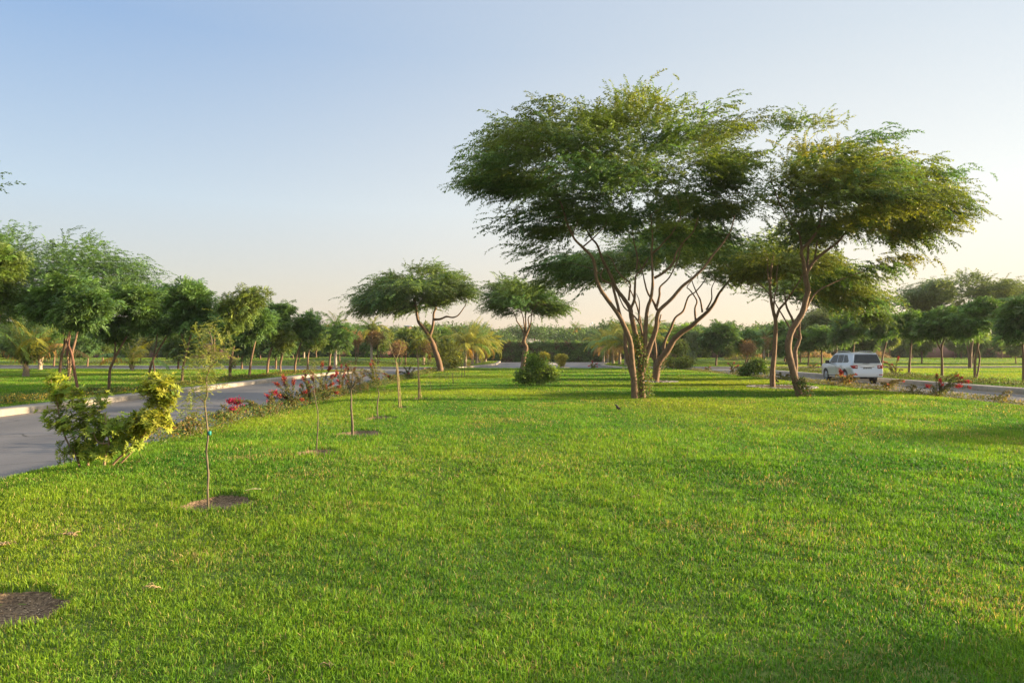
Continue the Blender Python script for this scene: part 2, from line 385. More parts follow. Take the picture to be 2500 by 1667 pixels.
sheet("road", -130, 130, -24, 124, Z_ROAD, M['asphalt'])
terrain("lawn", MEDIAN, z_median, M['thatch'], 1.2, fine=[(p[0], p[1], p[2] * 1.25, 0.06) for p in PITS])
def kerb_strip(name, poly, width, zf, i0, i1):
    """kerb band between a block's outline and its inset, with its road face; follows outline vertices i0..i1 (inclusive)"""
    a = Acc(); inn = inset(poly, width); n = len(poly)
    ids = [(i0 + k) % n for k in range((i1 - i0) % n + 1)]
    for u, v in zip(ids[:-1], ids[1:]):
        A, B, C_, D = np.array(poly[u]), np.array(poly[v]), np.array(inn[v]), np.array(inn[u])
        k = max(1, int(np.linalg.norm(B - A) / 4))
        for t in range(k):
            q = [A + (B - A) * t / k, A + (B - A) * (t + 1) / k, D + (C_ - D) * (t + 1) / k, D + (C_ - D) * t / k]
            z = [float(zf(p[0], p[1])) for p in q]
            c = 0.022
            # face, small chamfer, top, back drop
            din = [(q[3] - q[0]), (q[2] - q[1])]; din = [d / np.linalg.norm(d) * c for d in din]
            Vv = [(*q[0], -0.30), (*q[1], -0.30), (*q[1], z[1] - c), (*q[0], z[0] - c), (*(q[1] + din[1]), z[1]), (*(q[0] + din[0]), z[0]), (*q[2], z[2]), (*q[3], z[3]), (*q[2], -0.3), (*q[3], -0.3)]
            a.add(Vv, [(0, 1, 2, 3), (3, 2, 4, 5), (5, 4, 6, 7), (7, 6, 8, 9)])
    return tag(a.build(name, M['kerb']), kind="structure")
kerb_strip("kerb", LEFT_BLOCK, 0.8, lambda x, y: -0.06, 0, 9)
kerb_strip("kerb", RIGHT_BLOCK, 0.85, lambda x, y: 0.0, 2, 8 % len(RIGHT_BLOCK))
kerb_strip("kerb", FAR_LEFT, 0.5, lambda x, y: -0.03, 6, 4)
kerb_strip("kerb", FAR_RIGHT, 0.5, lambda x, y: -0.02, 8, 6)
terrain("lawn", inset(LEFT_BLOCK, 0.8), z_left, M['thatch'], 3.0)
terrain("lawn", inset(RIGHT_BLOCK, 0.85), z_right, M['thatch'], 3.0)
terrain("lawn", inset(FAR_LEFT, 0.5), z_far2, M['thatch'], 2.5)
terrain("lawn", inset(FAR_RIGHT, 0.5), z_far2, M['thatch'], 2.5)
# pale concrete strip running down the middle of the far avenue
a = Acc(); box(a, 4.2, 6.4, 76, 116, -0.3, -0.12); tag(a.build("median_strip", M['kerb']), kind="structure")
# bare soil in the planting pits (a dished sheet 4 mm above the turf floor)
for i, (px, py, rx, h) in enumerate(PITS):
    A = Acc(); nr, na = 10, 40
    V = []; 
    for r in range(nr + 1):
        for k in range(na):
            an = 2 * math.pi * k / na; q = 1 + 0.10 * math.sin(3 * an + px * 9) + 0.06 * math.sin(7 * an + py)
            x = px + rx * q * r / nr * math.cos(an); y = py + rx * q * r / nr * math.sin(an)
            V.append((x, y, float(z_median(x, y)) + 0.008 + 0.004 * math.sin(x * 37) * math.sin(y * 41)))
    F = [(r * na + k, r * na + (k + 1) % na, (r + 1) * na + (k + 1) % na, (r + 1) * na + k) for r in range(nr) for k in range(na)]
    A.add(V, F); tag(A.build("soil_patch", M['soil'], smooth=True), kind="structure")

# ------------------------------------------------------------------ grass blades
RG = np.random.default_rng(5)
def vnoise(x, y, s, seed=0):
    """smooth value noise 0..1"""
    r = np.random.default_rng(seed).random((64, 64)); u = np.asarray(x) / s; v = np.asarray(y) / s
    i = np.floor(u).astype(int); j = np.floor(v).astype(int); fu = sm(u - i); fv = sm(v - j)
    g = lambda a, b: r[a % 64, b % 64]
    return (g(i, j) * (1 - fu) + g(i + 1, j) * fu) * (1 - fv) + (g(i, j + 1) * (1 - fu) + g(i + 1, j + 1) * fu) * fv
DRYP = [G(600, 1122)[:2] + (.55,), G(930, 1125)[:2] + (.6,), G(1130, 1118)[:2] + (.3,), G(1650, 1290)[:2] + (.3,), G(2420, 1480)[:2] + (.22,), G(1300, 1640)[:2] + (.12,), G(480, 1360)[:2] + (.2,), G(850, 1240)[:2] + (.35,), G(1900, 1180)[:2] + (.5,)]
def grass(name, poly, zf, d0, d1, dens0, label, tone=0.0, spill=0.03, hmul=1.0, xlim=0.86):
    # distance bands: blade density falls and blade size grows slowly with distance from the viewer's side of the park
    edges = [d0]
    while edges[-1] < d1: edges.append(min(d1, edges[-1] * 1.18))
    A_V = []; A_F3 = []; A_C = []; n0 = 0
    big = inset(poly, -spill)
    for e0, e1 in zip(edges[:-1], edges[1:]):
        dm = 0.5 * (e0 + e1); dens = dens0 * min(1, (3.6 / dm) ** 1.45)
        xa = -(xlim * e1 + 2.0); xb = xlim * e1 + 2.0
        bx = np.array(big); xa = max(xa, bx[:, 0].min()); xb = min(xb, bx[:, 0].max())
        if xb <= xa: continue
        n = int((xb - xa) * (e1 - e0) * dens)
        x = RG.uniform(xa, xb, n); y = RG.uniform(e0, e1, n)
        k = inside(big, x, y)
        pm = pit_mask(x, y) if name == "grass" and d0 < 5 else np.zeros(n)
        bare = vnoise(x, y, 0.22, 9) * 0.6 + vnoise(x, y, 0.07, 3) * 0.4
        keep = k & (pm < 0.15 + 0.25 * RG.random(n)) & (RG.random(n) < 0.55 + 0.8 * bare)
        x = x[keep]; y = y[keep]; n = len(x)
        if n == 0: continue
        z = zf(x, y)
        size = max(1.0, (dm / 4.2) ** 0.62)
        clump = vnoise(x, y, 0.13, 4); patch = vnoise(x, y, 1.7, 2) * 0.55 + vnoise(x, y, 0.5, 7) * 0.45; big_p = vnoise(x, y, 5.5, 11)
        h = (0.014 + 0.032 * RG.random(n) ** 1.6 + 0.026 * clump + 0.012 * (patch > .55)) * .84 * hmul * min(size, 1.45)
        # tufts round the pits are longer
        h *= 1 + 0.5 * pit_mask(x, y, 1.5) * (d0 < 5)
        w = (0.0018 + 0.0014 * RG.random(n)) * size * (1.25 if dm > 9 else 1.0)
        az = RG.uniform(0, 2 * math.pi, n); lean = np.abs(RG.normal(0.45, 0.32, n))
        d = np.column_stack([np.cos(az), np.sin(az), np.zeros(n)]); s = np.column_stack([-np.sin(az), np.cos(az), np.zeros(n)])
        s = norm(s + 0.6 * RG.standard_normal((n, 3)) * np.array([1, 1, 0.15]))
        base = np.column_stack([x, y, z - 0.004])
        up = np.array([0, 0, 1.0])
        mid = base + h[:, None] * 0.55 * (up + d * lean[:, None] * 0.45)
        tip = base + h[:, None] * (up * np.maximum(0.35, 1 - 0.35 * lean[:, None]) + d * lean[:, None])
        # colour: deep green, mid green, yellow green, straw
        t = RG.random(n); dry = vnoise(x, y, 0.9, 21) * 0.5 + vnoise(x, y, 3.1, 22) * 0.5
        g0 = np.array([0.050, 0.165, 0.014]); g1 = np.array([0.138, 0.280, 0.017]); g2 = np.array([0.285, 0.345, 0.020]); st = np.array([0.36, 0.29, 0.12])
        m = np.clip(patch * 1.6 - 0.50 + 0.5 * (t - 0.5) + tone, 0, 1)[:, None]
        c = g0 * (1 - m) + g1 * m
        m2 = (np.clip(big_p * 1.2 - 0.45 + 0.6 * (RG.random(n) - 0.5) + tone, 0, 1) * 0.8)[:, None]; c = c * (1 - m2) + g2 * m2
        dp = np.zeros(n)
        for qx, qy, qr in DRYP: dp = np.maximum(dp, np.exp(-(((x - qx) / qr) ** 2 + ((y - qy) / (qr * .6)) ** 2)))
        h_ = 0; sd_ = RG.random(n) < 0.05 + 0.30 * np.clip(dry - 0.60, 0, 1) * 3 + 0.30 * dp * (RG.random(n) < .8); c[sd_] = st * (0.6 + 0.6 * RG.random((sd_.sum(), 1)))
        c *= (0.62 + 0.70 * RG.random((n, 1))) * (0.85 + .3 * clump[:, None])
        if dm < 11:
            V = np.stack([base - s * w[:, None], base + s * w[:, None], mid + s * w[:, None] * 0.85, mid - s * w[:, None] * 0.85, tip], 1).reshape(-1, 3)
            i = np.arange(n)[:, None] * 5 + n0
            A_F3 += [i + np.array([0, 1, 2]), i + np.array([0, 2, 3]), i + np.array([3, 2, 4])]
            ct_ = np.clip(c * np.array([1.35, 1.2, 1.0]), 0, .6); C = np.stack([c * .95, c * .95, c, c, ct_], 1).reshape(-1, 3); A_V.append(V); A_C.append(C); n0 += n * 5
        else:
            V = np.stack([base - s * w[:, None] * 1.3, base + s * w[:, None] * 1.3, tip], 1).reshape(-1, 3)
            i = np.arange(n)[:, None] * 3 + n0
            A_F3.append(i + np.array([0, 1, 2])); ct_ = np.clip(c * np.array([1.25, 1.15, 1.0]), 0, .6); A_V.append(V); A_C.append(np.stack([c, c, ct_], 1).reshape(-1, 3)); n0 += n * 3
    me = np_mesh(name, np.concatenate(A_V), [np.concatenate(A_F3)], np.concatenate(A_C))
    o = link(name, me, M['grass'])
    print(name, label, n0)
    return tag(o, label, "grass", kind="stuff")
GRASS_Q = 1.15
grass("grass", MEDIAN, z_median, 1.2, 69.5, 9500 * GRASS_Q, "short green turf of the wide lawn in front", 0.0)
grass("grass", inset(LEFT_BLOCK, 0.8), z_left, 15, 72, 9000 * GRASS_Q, "green turf beyond the left kerb", 0.05)
grass("grass", inset(RIGHT_BLOCK, 0.85), z_right, 22, 71, 9000 * GRASS_Q, "green turf beyond the right kerb", 0.05)
grass("grass", inset(FAR_LEFT, 0.5), z_far2, 72, 121, 6500 * GRASS_Q, "rough grass between the far road and the brick wall, left", 0.1)
grass("grass", inset(FAR_RIGHT, 0.5), z_far2, 72, 121, 6500 * GRASS_Q, "rough grass between the far road and the brick wall, right", 0.1)
# ------------------------------------------------------------------ foliage tools
def diamonds(acc, B, D, N, L, Wd, C, fold=0.0):
    """leaf-shaped quads: base B, direction D, normal N, length L, width Wd, colour C"""
    D = norm(D); Sd = norm(np.cross(D, N)); L = np.asarray(L)[:, None]; Wd = np.asarray(Wd)[:, None]
    m = B + D * L * 0.45
    V = np.stack([B, m + Sd * Wd * 0.5, B + D * L, m - Sd * Wd * 0.5], 1).reshape(-1, 3)
    n = len(B); F = np.arange(n)[:, None] * 4 + np.array([0, 1, 2, 3])
    acc.add(V, F, np.repeat(C, 4, 0))
def template(kind, rng):
    """one spray in its own frame (x outwards, z up), unit length -> base, dir, normal, length, width"""
    B = []; D = []; N = []; L = []; Wd = []
    def put(b, d, n, l, w): B.append(b); D.append(d); N.append(n); L.append(l); Wd.append(w)
    if kind == 'feather':
        droop = rng.uniform(0.15, 0.45); wig = rng.uniform(-.25, .25)
        for t in np.linspace(0.02, 1.0, 17):
            p = np.array([t, wig * t * t, -droop * t * t]) + rng.normal(0, .015, 3)
            for s in (-1, 1):
                put(p, [rng.uniform(.2, .9), s * rng.uniform(.35, 1.0), rng.uniform(-.9, .15)], [rng.normal(0, .5), rng.normal(0, .5), 1], rng.uniform(.13, .24) * (1.1 - .4 * t), rng.uniform(.045, .075))
    elif kind == 'rosette':
        for k in range(5):
            a = rng.uniform(-1.9, 1.9); el = rng.uniform(-.5, .5); d = np.array([math.cos(a) * math.cos(el), math.sin(a) * math.cos(el), math.sin(el)])
            sd = np.array([-math.sin(a), math.cos(a), 0])
            for t in np.linspace(.25, 1, 6):
                p = d * t * .85 + np.array([0, 0, -.38 * t * t])
                for s in (-1, 1):
                    put(p, d * .6 + sd * s * .8 + np.array([0, 0, -.55 + rng.normal(0, .2)]), [rng.normal(0, .4), rng.normal(0, .4), 1], rng.uniform(.28, .40), rng.uniform(.085, .13))
    elif kind == 'broad':
        for k in range(16):
            p = rng.normal(0, .3, 3); put(p + [.3, 0, 0], rng.normal(0, 1, 3) + [.5, 0, -.1], rng.normal(0, 1, 3) + [0, 0, .8], rng.uniform(.28, .5), rng.uniform(.14, .24))
    elif kind == 'whorl':
        n = 8
        for k in range(n):
            a = 2 * math.pi * k / n + rng.normal(0, .12); tilt = rng.uniform(-.05, .55)
            d = np.array([tilt, math.cos(a), math.sin(a)]); l = rng.uniform(.75, 1.1)
            put(np.array([0.0, 0, 0]), d, [1, 0, 0] + rng.normal(0, .15, 3), l, l * .31)
    elif kind == 'wisp':
        for t in np.linspace(0.05, 1, 12):
            p = np.array([t, 0, -.12 * t * t])
            for s in (-1, 1): put(p, [rng.uniform(.1, .7), s, rng.uniform(-.5, .4)], [rng.normal(0, .5), rng.normal(0, .5), 1], rng.uniform(.10, .2), rng.uniform(.05, .08))
    elif kind == 'seed':
        for k in range(14):
            p = rng.normal(0, .3, 3) + [.4, 0, 0]; put(p, rng.normal(0, 1, 3), rng.normal(0, 1, 3), rng.uniform(.2, .4), rng.uniform(.05, .1))
    return [np.array(v, float) for v in (B, D, N, L, Wd)]
_tr = np.random.default_rng(77)
TPL = {k: [template(k, _tr) for _ in range(7)] for k in ('feather', 'rosette', 'broad', 'whorl', 'wisp', 'seed')}
def sprays(acc, kind, Pt, Dr, scale, C, rng, leafvar=0.22, roll=0.5):
    Pt = np.asarray(Pt, float); n = len(Pt); Dr = norm(np.asarray(Dr, float)); scale = np.broadcast_to(scale, (n,)); C = np.broadcast_to(C, (n, 3))
    up = np.array([0, 0, 1.0]) + rng.normal(0, roll * .4, (n, 3)); Y = norm(np.cross(up, Dr)); Z = np.cross(Dr, Y)
    R = np.stack([Dr, Y, Z], 1)   # rows = axes
    which = rng.integers(0, len(TPL[kind]), n)
    for w in range(len(TPL[kind])):
        i = np.where(which == w)[0]
        if not len(i): continue
        b, d, nn, l, wd = TPL[kind][w]; m = len(b); s = scale[i][:, None]
        B = (np.einsum('mk,nkj->nmj', b, R[i]) * s[..., None] + Pt[i][:, None, :]).reshape(-1, 3)
        D = np.einsum('mk,nkj->nmj', d, R[i]).reshape(-1, 3); N = np.einsum('mk,nkj->nmj', nn, R[i]).reshape(-1, 3)
        L = (l[None] * s).ravel(); Wd = (wd[None] * s).ravel()
        c = np.repeat(C[i], m, 0) * (1 + rng.normal(0, leafvar, (len(i) * m, 1)))
        diamonds(acc, B, D, N, L, Wd, np.clip(c, .004, .8))
def tones(n, base, alt, p_alt, rng, var=0.18):
    base = np.array(base); alt = np.array(alt)
    t = np.clip(rng.normal(p_alt, .28, n), 0, 1)[:, None]
    return (base * (1 - t) + alt * t) * (1 + rng.normal(0, var, (n, 1))).clip(.5, 1.6)

def grow(acc, limbs, clusters, rng, col, tip_r=0.006, jitter=0.12, fork=None, k=7, twig_k=4, bumpy=0.05, r_branch=0.028):
    """limbs: list of (points, radii). Clusters get joined to the nearest wood by a thin bent branch. Returns nothing; tubes go into acc."""
    nodes = []; nrad = []
    for pts, rad in limbs:
        p, r = smooth_path(pts, rad, 4); tube(acc, p, r, k if r[0] > .03 else 5, col, bumpy, rng)
        m = max(1, int(len(p) * .30)); nodes += list(p[m:]); nrad += list(r[m:])
    nodes = np.array(nodes); nrad = np.array(nrad)
    f = np.array(fork) if fork is not None else nodes[0]
    order = np.argsort(np.linalg.norm(clusters - f, axis=1))
    for ci in order:
        c = clusters[ci]; dc = np.linalg.norm(c - f)
        dn = np.linalg.norm(nodes - c, axis=1) + 0.9 * np.maximum(0, np.linalg.norm(nodes - f, axis=1) - dc * .93)
        # prefer wood that lies below the cluster
        dn += 0.5 * np.maximum(0, nodes[:, 2] - c[2] + .1)
        j = int(np.argmin(dn)); a = nodes[j]; L = np.linalg.norm(c - a)
        if L < .05: continue
        n = 4
        t = np.linspace(0, 1, n + 1)[:, None]
        sag = rng.normal(0, jitter * L, 3); sag[2] = abs(sag[2]) * .6
        p = a + (c - a) * t + sag * np.sin(math.pi * t) + rng.normal(0, .025 * L, (n + 1, 3)) * np.sin(math.pi * t)
        r0 = min(nrad[j] * .7, r_branch * (0.5 + L * .35)); r = np.linspace(r0, tip_r, n + 1)
        tube(acc, p, r, twig_k, col)
        nodes = np.vstack([nodes, p[1:]]); nrad = np.append(nrad, np.maximum(r[1:], tip_r))
def envelope(top, bot, Y0, depth, n, rng, edge=0.15):
    """cluster centres inside a crown whose upper and lower outline were surveyed from the photograph at distance Y0; depth = half thickness"""
    top = np.array(top, float); bot = np.array(bot, float)
    reach = 1.0 * FPX / Y0          # sprays reach past their cluster by about this much
    x0 = max(top[0, 0], bot[0, 0]); x1 = min(top[-1, 0], bot[-1, 0]); cx_ = (x0 + x1) / 2; f_ = 1 - reach * .9 / ((x1 - x0) / 2); out = []
    while len(out) < n:
        x = rng.uniform(x0, x1); yt = np.interp(x, top[:, 0], top[:, 1]) + reach * .80 + 12; yb = max(yt + 6, np.interp(x, bot[:, 0], bot[:, 1]) - reach * .15)
        if rng.random() > (yb - yt) / 260 + .12: continue
        v = rng.random(); y = yt + (yb - yt) * v
        u = abs((x - (x0 + x1) / 2) / ((x1 - x0) / 2)); w = math.sqrt(max(0.04, 1 - u * u)) * math.sqrt(max(.12, 1 - (v * 1.6 - .9) ** 2 * .8) )
        dy = rng.uniform(-1 if v < .6 else -.25, 1) * depth * w; p = np.array(P(cx_ + (x - cx_) * f_, y, Y0 + dy))
        out.append(p)
    return np.array(out)
DARKG = (0.072, 0.150, 0.042); MIDG = (0.115, 0.205, 0.046); OLIVE = (0.150, 0.195, 0.036); YELG = (0.21, 0.215, 0.024); BLUEG = (0.095, 0.145, 0.075)
BARK = (0.165, 0.105, 0.062)
def px_limbs(limbs, Y0, base_z=None):
    out = []
    for l in limbs:
        pts = [P(a[0], a[1], Y0 + a[2]) for a in l]; out.append((np.array(pts), np.array([a[3] for a in l]) * 1.12))
    return out
def seg(pix, r0, r1, d0=0.0, d1=0.0):
    """pixel polyline with radius and depth offset running from (r0,d0) to (r1,d1)"""
    n = len(pix); t = np.linspace(0, 1, n)
    return [(p[0], p[1], d0 + (d1 - d0) * k ** 1.2, r0 + (r1 - r0) * k ** .8) for p, k in zip(pix, t)]
def cr3(l, s=3.564, ox=1300, oy=560): return [(ox + a / s, oy + b / s) for a, b in l]
def cr7(l): return cr3(l, 3.92, 1650, 600)

DENS = 1.95
def feather_tree(name, label, cat, base, limbs, clusters, n_spray, rng, fork, base_c=DARKG, alt_c=OLIVE, p_alt=.3, scale=(.35, .75), pad=(.46, .46, .10), group=None, droop=-.28, bark=BARK, yellow_top=None, kind='feather', r_branch=.030):
    root = empty(name, base, label, cat, group)
    acc = Acc(); grow(acc, limbs, clusters, rng, bark, fork=fork, r_branch=r_branch); acc.build("trunk", M['bark'], root, smooth=True)
    leaf = Acc(); fork = np.array(fork); nc = len(clusters); n_spray = int(n_spray * DENS); k = rng.integers(0, nc, n_spray)
    out = clusters - fork; out[:, 2] *= .35; outn = norm(out + 1e-3)
    off = rng.normal(0, 1, (n_spray, 3)) * np.array([pad[0], pad[1], pad[2]])
    # pads stretch along the outward direction
    off += outn[k] * rng.normal(0, .35, (n_spray, 1)) * pad[0]
    Pt = clusters[k] + off
    d = outn[k] * 1.0 + rng.normal(0, .42, (n_spray, 3)) * np.array([1, 1, .5]); d[:, 2] += droop
    ctone = tones(nc, base_c, alt_c, p_alt, rng)
    C = ctone[k] * (1 + rng.normal(0, .12, (n_spray, 1)))
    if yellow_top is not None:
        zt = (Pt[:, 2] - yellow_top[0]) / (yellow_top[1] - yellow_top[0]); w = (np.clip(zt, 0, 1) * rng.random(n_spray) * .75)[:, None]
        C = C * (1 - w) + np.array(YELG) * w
    sprays(leaf, kind, Pt, d, rng.uniform(scale[0], scale[1], n_spray), C, rng)
    leaf.build("crown", M['leaf'], root)
    return root

# ------------------------------------------------------------------ the big spreading trees
rng = np.random.default_rng(101)
YA = 23.6
A_limbs = px_limbs([
 seg(cr3([(890,1487),(888,1400),(884,1330),(876,1240),(868,1150),(862,1060),(848,960),(812,870),(750,745),(645,600),(588,515),(556,425),(545,330),(518,240),(436,155),(370,90),(330,10),(300,-60),(262,-190),(215,-300)]), .115, .020, 0, -1.2),
 seg(cr3([(880,1290),(848,1190),(818,1090),(808,980),(806,880),(768,770),(742,660),(715,560),(690,480),(640,455),(600,430),(598,380),(632,330)]), .085, .018, 0, .9),
 seg(cr3([(958,1487),(952,1400),(945,1280),(938,1160),(925,1010),(890,880),(862,760),(850,690),(800,610),(740,530),(700,450),(662,360),(622,290),(590,210),(560,130),(500,60),(440,-60),(350,-160)]), .120, .020, .15, 1.5),
 seg(cr3([(855,690),(886,610),(892,500),(902,400),(942,360),(985,290),(1010,240)]), .050, .015, .6, 1.4),
 seg(cr3([(838,620),(845,540),(848,470),(782,410),(730,350),(696,270),(642,215)]), .035, .012, .5, 0),
 seg(cr3([(960,1240),(965,1120),(977,1000),(985,870),(992,760),(1002,680),(1030,600),(1045,500),(1045,400),(1040,280),(1036,200),(1045,100),(1040,0),(1030,-120)]), .085, .018, .15, -.6),
 seg(cr3([(1060,425),(1150,370),(1222,290),(1250,205),(1320,105),(1400,20),(1440,-100)]), .045, .014, -.1, -1.2),
 seg(cr3([(960,930),(932,820),(872,740),(800,680),(760,600),(735,540),(700,460)]), .035, .010, .1, 1.0),
 seg(cr3([(925,790),(930,700),(928,620),(905,560)]), .030, .010, .1, .7),
 seg(cr3([(968,1200),(1000,1080),(1048,950),(1076,860),(1085,760),(1108,700),(1205,610),(1300,500),(1400,420),(1500,320),(1572,220),(1645,135),(1720,20),(1760,-120)]), .095, .018, .2, -1.0),
 seg(cr3([(1084,700),(1050,625),(1000,545),(970,430),(960,380),(900,200)]), .045, .012, 0, 1.2),
 seg(cr3([(1076,690),(1105,580),(1112,500),(1190,420),(1262,270),(1300,120)]), .045, .012, 0, .8),
 seg(cr3([(905,350),(912,240),(880,90),(860,-60),(840,-200)]), .030, .012, 1.0, 1.4),
 seg(cr3([(1038,210),(1100,160),(1170,80),(1210,40),(1290,-100)]), .035, .012, -.3, -1.5),
], YA)
A_top = [(1115,395),(1150,330),(1165,290),(1200,255),(1270,238),(1340,222),(1440,222),(1510,232),(1560,200),(1640,212),(1720,222),(1790,236),(1820,270),(1842,320)]
A_bot = [(1115,408),(1160,450),(1200,500),(1270,580),(1350,630),(1430,575),(1560,560),(1660,585),(1770,630),(1842,520)]
A_cl = envelope(A_top, A_bot, YA, 4.4, 155, rng)
# thin fringes at the left edge and ragged leaders on top
extra = [P(x + (64 if x < 1300 else 0) - (50 if x > 1780 else 0), y + 48, YA + d) for x, y, d in ((1122,400,0),(1150,385,.5),(1180,420,0),(1215,470,1),(1205,505,.3),(1250,560,.4),(1290,600,.8),(1330,640,.5),(1350,215,0),(1565,195,.3),(1545,215,0),(1160,350,0),(1190,300,.4),(1250,250,0),(1790,225,0),(1860,255,0),(1150,300,0))]
A_cl = np.vstack([A_cl, np.array(extra)])
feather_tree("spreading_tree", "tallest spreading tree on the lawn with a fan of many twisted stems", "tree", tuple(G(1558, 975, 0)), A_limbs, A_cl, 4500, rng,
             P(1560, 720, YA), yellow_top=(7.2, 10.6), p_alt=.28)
YB = 36.5
B_limbs = px_limbs([
 seg(cr3([(1062,1340),(1078,1240),(1100,1150),(1170,1060),(1232,960),(1300,895),(1390,838),(1442,788),(1530,710),(1582,640),(1622,560),(1682,480),(1742,400),(1795,330)]), .21, .025, 0, -1),
 seg(cr3([(1420,790),(1414,690),(1430,620),(1372,530),(1345,500),(1400,430)]), .055, .015, -.4, .6),
 seg(cr3([(1478,720),(1462,620),(1424,540),(1392,460),(1385,400)]), .050, .015, -.5, .3),
 seg(cr3([(1512,700),(1558,610),(1560,510),(1600,430)]), .045, .015, -.5, -1.2),
 seg(cr3([(1140,1110),(1150,980),(1202,870),(1242,770),(1312,710),(1355,590),(1422,540),(1500,440),(1560,300)]), .085, .018, 0, 1.2),
 seg(cr3([(1066,1220),(1070,1060),(1062,950),(1085,880),(1120,740)]), .10, .03, .1, 1.0),
 seg(cr3([(1072,1150),(1010,1050),(960,960),(940,800),(900,640),(840,500)]), .09, .025, .2, 1.8),
], YB)
B_cl = envelope([(1330,590),(1450,560),(1600,520),(1760,520),(1870,600)], [(1290,650),(1350,700),(1450,690),(1600,650),(1750,680),(1870,690)], YB, 4.5, 70, rng)
feather_tree("spreading_tree", "spreading tree leaning right just behind the tallest one, soil ring at its foot", "tree", tuple(G(1598, 934, 0)), B_limbs, B_cl, 1900, rng,
             P(1640, 800, YB), p_alt=.35, scale=(.5, 1.0), pad=(.6, .6, .16))
YC = 24.9
C_limbs = px_limbs([
 seg(cr7([(1190,1462),(1165,1360),(1132,1240),(1102,1120),(1078,1010),(1080,905),(1112,805),(1170,712),(1214,632),(1240,525),(1266,425),(1248,345),(1240,280)]), .125, .085, 0, 0),
 seg([(1966,671),(1962,640),(1957,612),(1977,590),(1997,560),(2003,535),(2012,480),(2030,420)], .075, .018, 0, -1),
 seg([(1957,612),(1952,572),(1932,548),(1900,490),(1880,430)], .040, .015, 0, -.8),
 seg([(1967,671),(1988,637),(2018,612),(2045,592),(2068,563),(2098,522),(2150,470),(2220,440)], .060, .015, 0, .6),
 seg([(1971,660),(1973,620),(1973,588),(1968,520),(1975,450)], .045, .015, .1, 1.2),
 seg([(1988,637),(1995,590),(1996,558),(2010,500)], .030, .012, .1, 1.4),
 seg([(1966,760),(1989,718),(2027,694),(2080,672),(2130,655)], .035, .012, 0, 1.2),
], YC)
C_cl = np.vstack([envelope([(1858,400),(1880,345),(1905,295),(1990,285),(2080,305),(2200,345),(2290,370),(2335,395),(2370,455)], [(1858,540),(1885,600),(1990,600),(2090,560),(2170,600),(2240,620),(2310,545),(2370,475)], YC, 3.8, 105, rng),
   np.array([P(x - (62 if x > 2150 else 0), y + 26, YC + d) for x, y, d in ((2350,395,0),(2375,470,.4),(2345,520,0),(2330,440,.5),(2290,560,.4),(2250,600,.6),(2210,620,0),(2170,640,.5),(1940,285,0),(2000,280,.4),(2130,310,0),(2310,380,0))])])
feather_tree("spreading_tree", "spreading tree with one crooked trunk and feathery arms reaching far right", "tree", tuple(G(1952, 973, 0)), C_limbs, C_cl, 3000, rng,
             P(1966, 660, YC), p_alt=.42, alt_c=YELG)
YD = 30.8
D_limbs = px_limbs([
 seg(cr7([(925,1368),(925,1200),(940,1050),(950,900),(955,720),(936,640),(915,540),(900,400),(905,320),(915,200),(930,100),(940,0),(930,-120)]), .115, .020, 0, 0),
 seg(cr7([(955,715),(990,610),(1050,540),(1110,450),(1170,360),(1205,285),(1260,150)]), .060, .015, 0, -.8),
 seg(cr7([(905,480),(868,430),(812,378),(760,340)]), .030, .012, 0, .6),
 seg(cr7([(935,640),(945,480),(970,390),(965,280),(990,120)]), .035, .012, 0, .8),
 seg(cr7([(902,400),(880,280),(880,150),(860,20)]), .040, .012, 0, .4),
], YD)
D_cl = envelope([(1790,560),(1850,540),(1950,560),(2060,600),(2130,650),(2180,720)], [(1740,700),(1850,670),(1950,640),(2020,720),(2100,730),(2180,760)], YD + 1.5, 3.4, 62, rng)
feather_tree("spreading_tree", "straight slender trunked tree standing in the round pebble ring, low crown", "tree", tuple(G(1886, 949, 0)), D_limbs, D_cl, 1900, rng,
             P(1893, 700, YD), p_alt=.4, alt_c=YELG, scale=(.45, .9), pad=(.5, .5, .15))
YE = 46
E_limbs = px_limbs([
 seg(cr7([(1140,1215),(1146,1110),(1142,1010),(1170,930),(1188,870),(1158,870),(1122,720),(1062,590),(1045,480),(1038,390),(1050,250)]), .16, .03, 0, 0),
 seg(cr7([(1188,870),(1180,780),(1200,680),(1240,560),(1280,470),(1400,400)]), .09, .02, 0, -.6),
 seg(cr7([(1150,880),(1082,770),(1012,650),(942,520),(965,420)]), .07, .02, 0, .8),
], YE)
E_cl = envelope([(1880,640),(1980,620),(2080,640),(2150,690)], [(1880,720),(1980,730),(2080,745),(2150,750)], YE, 3.5, 34, rng)
feather_tree("spreading_tree", "dark forked tree half hidden behind the crooked trunk near the right kerb", "tree", tuple(G(1941, 914, -.1)), E_limbs, E_cl, 800, rng,
             P(1945, 800, YE), p_alt=.4, scale=(.7, 1.3), pad=(.9, .9, .3))
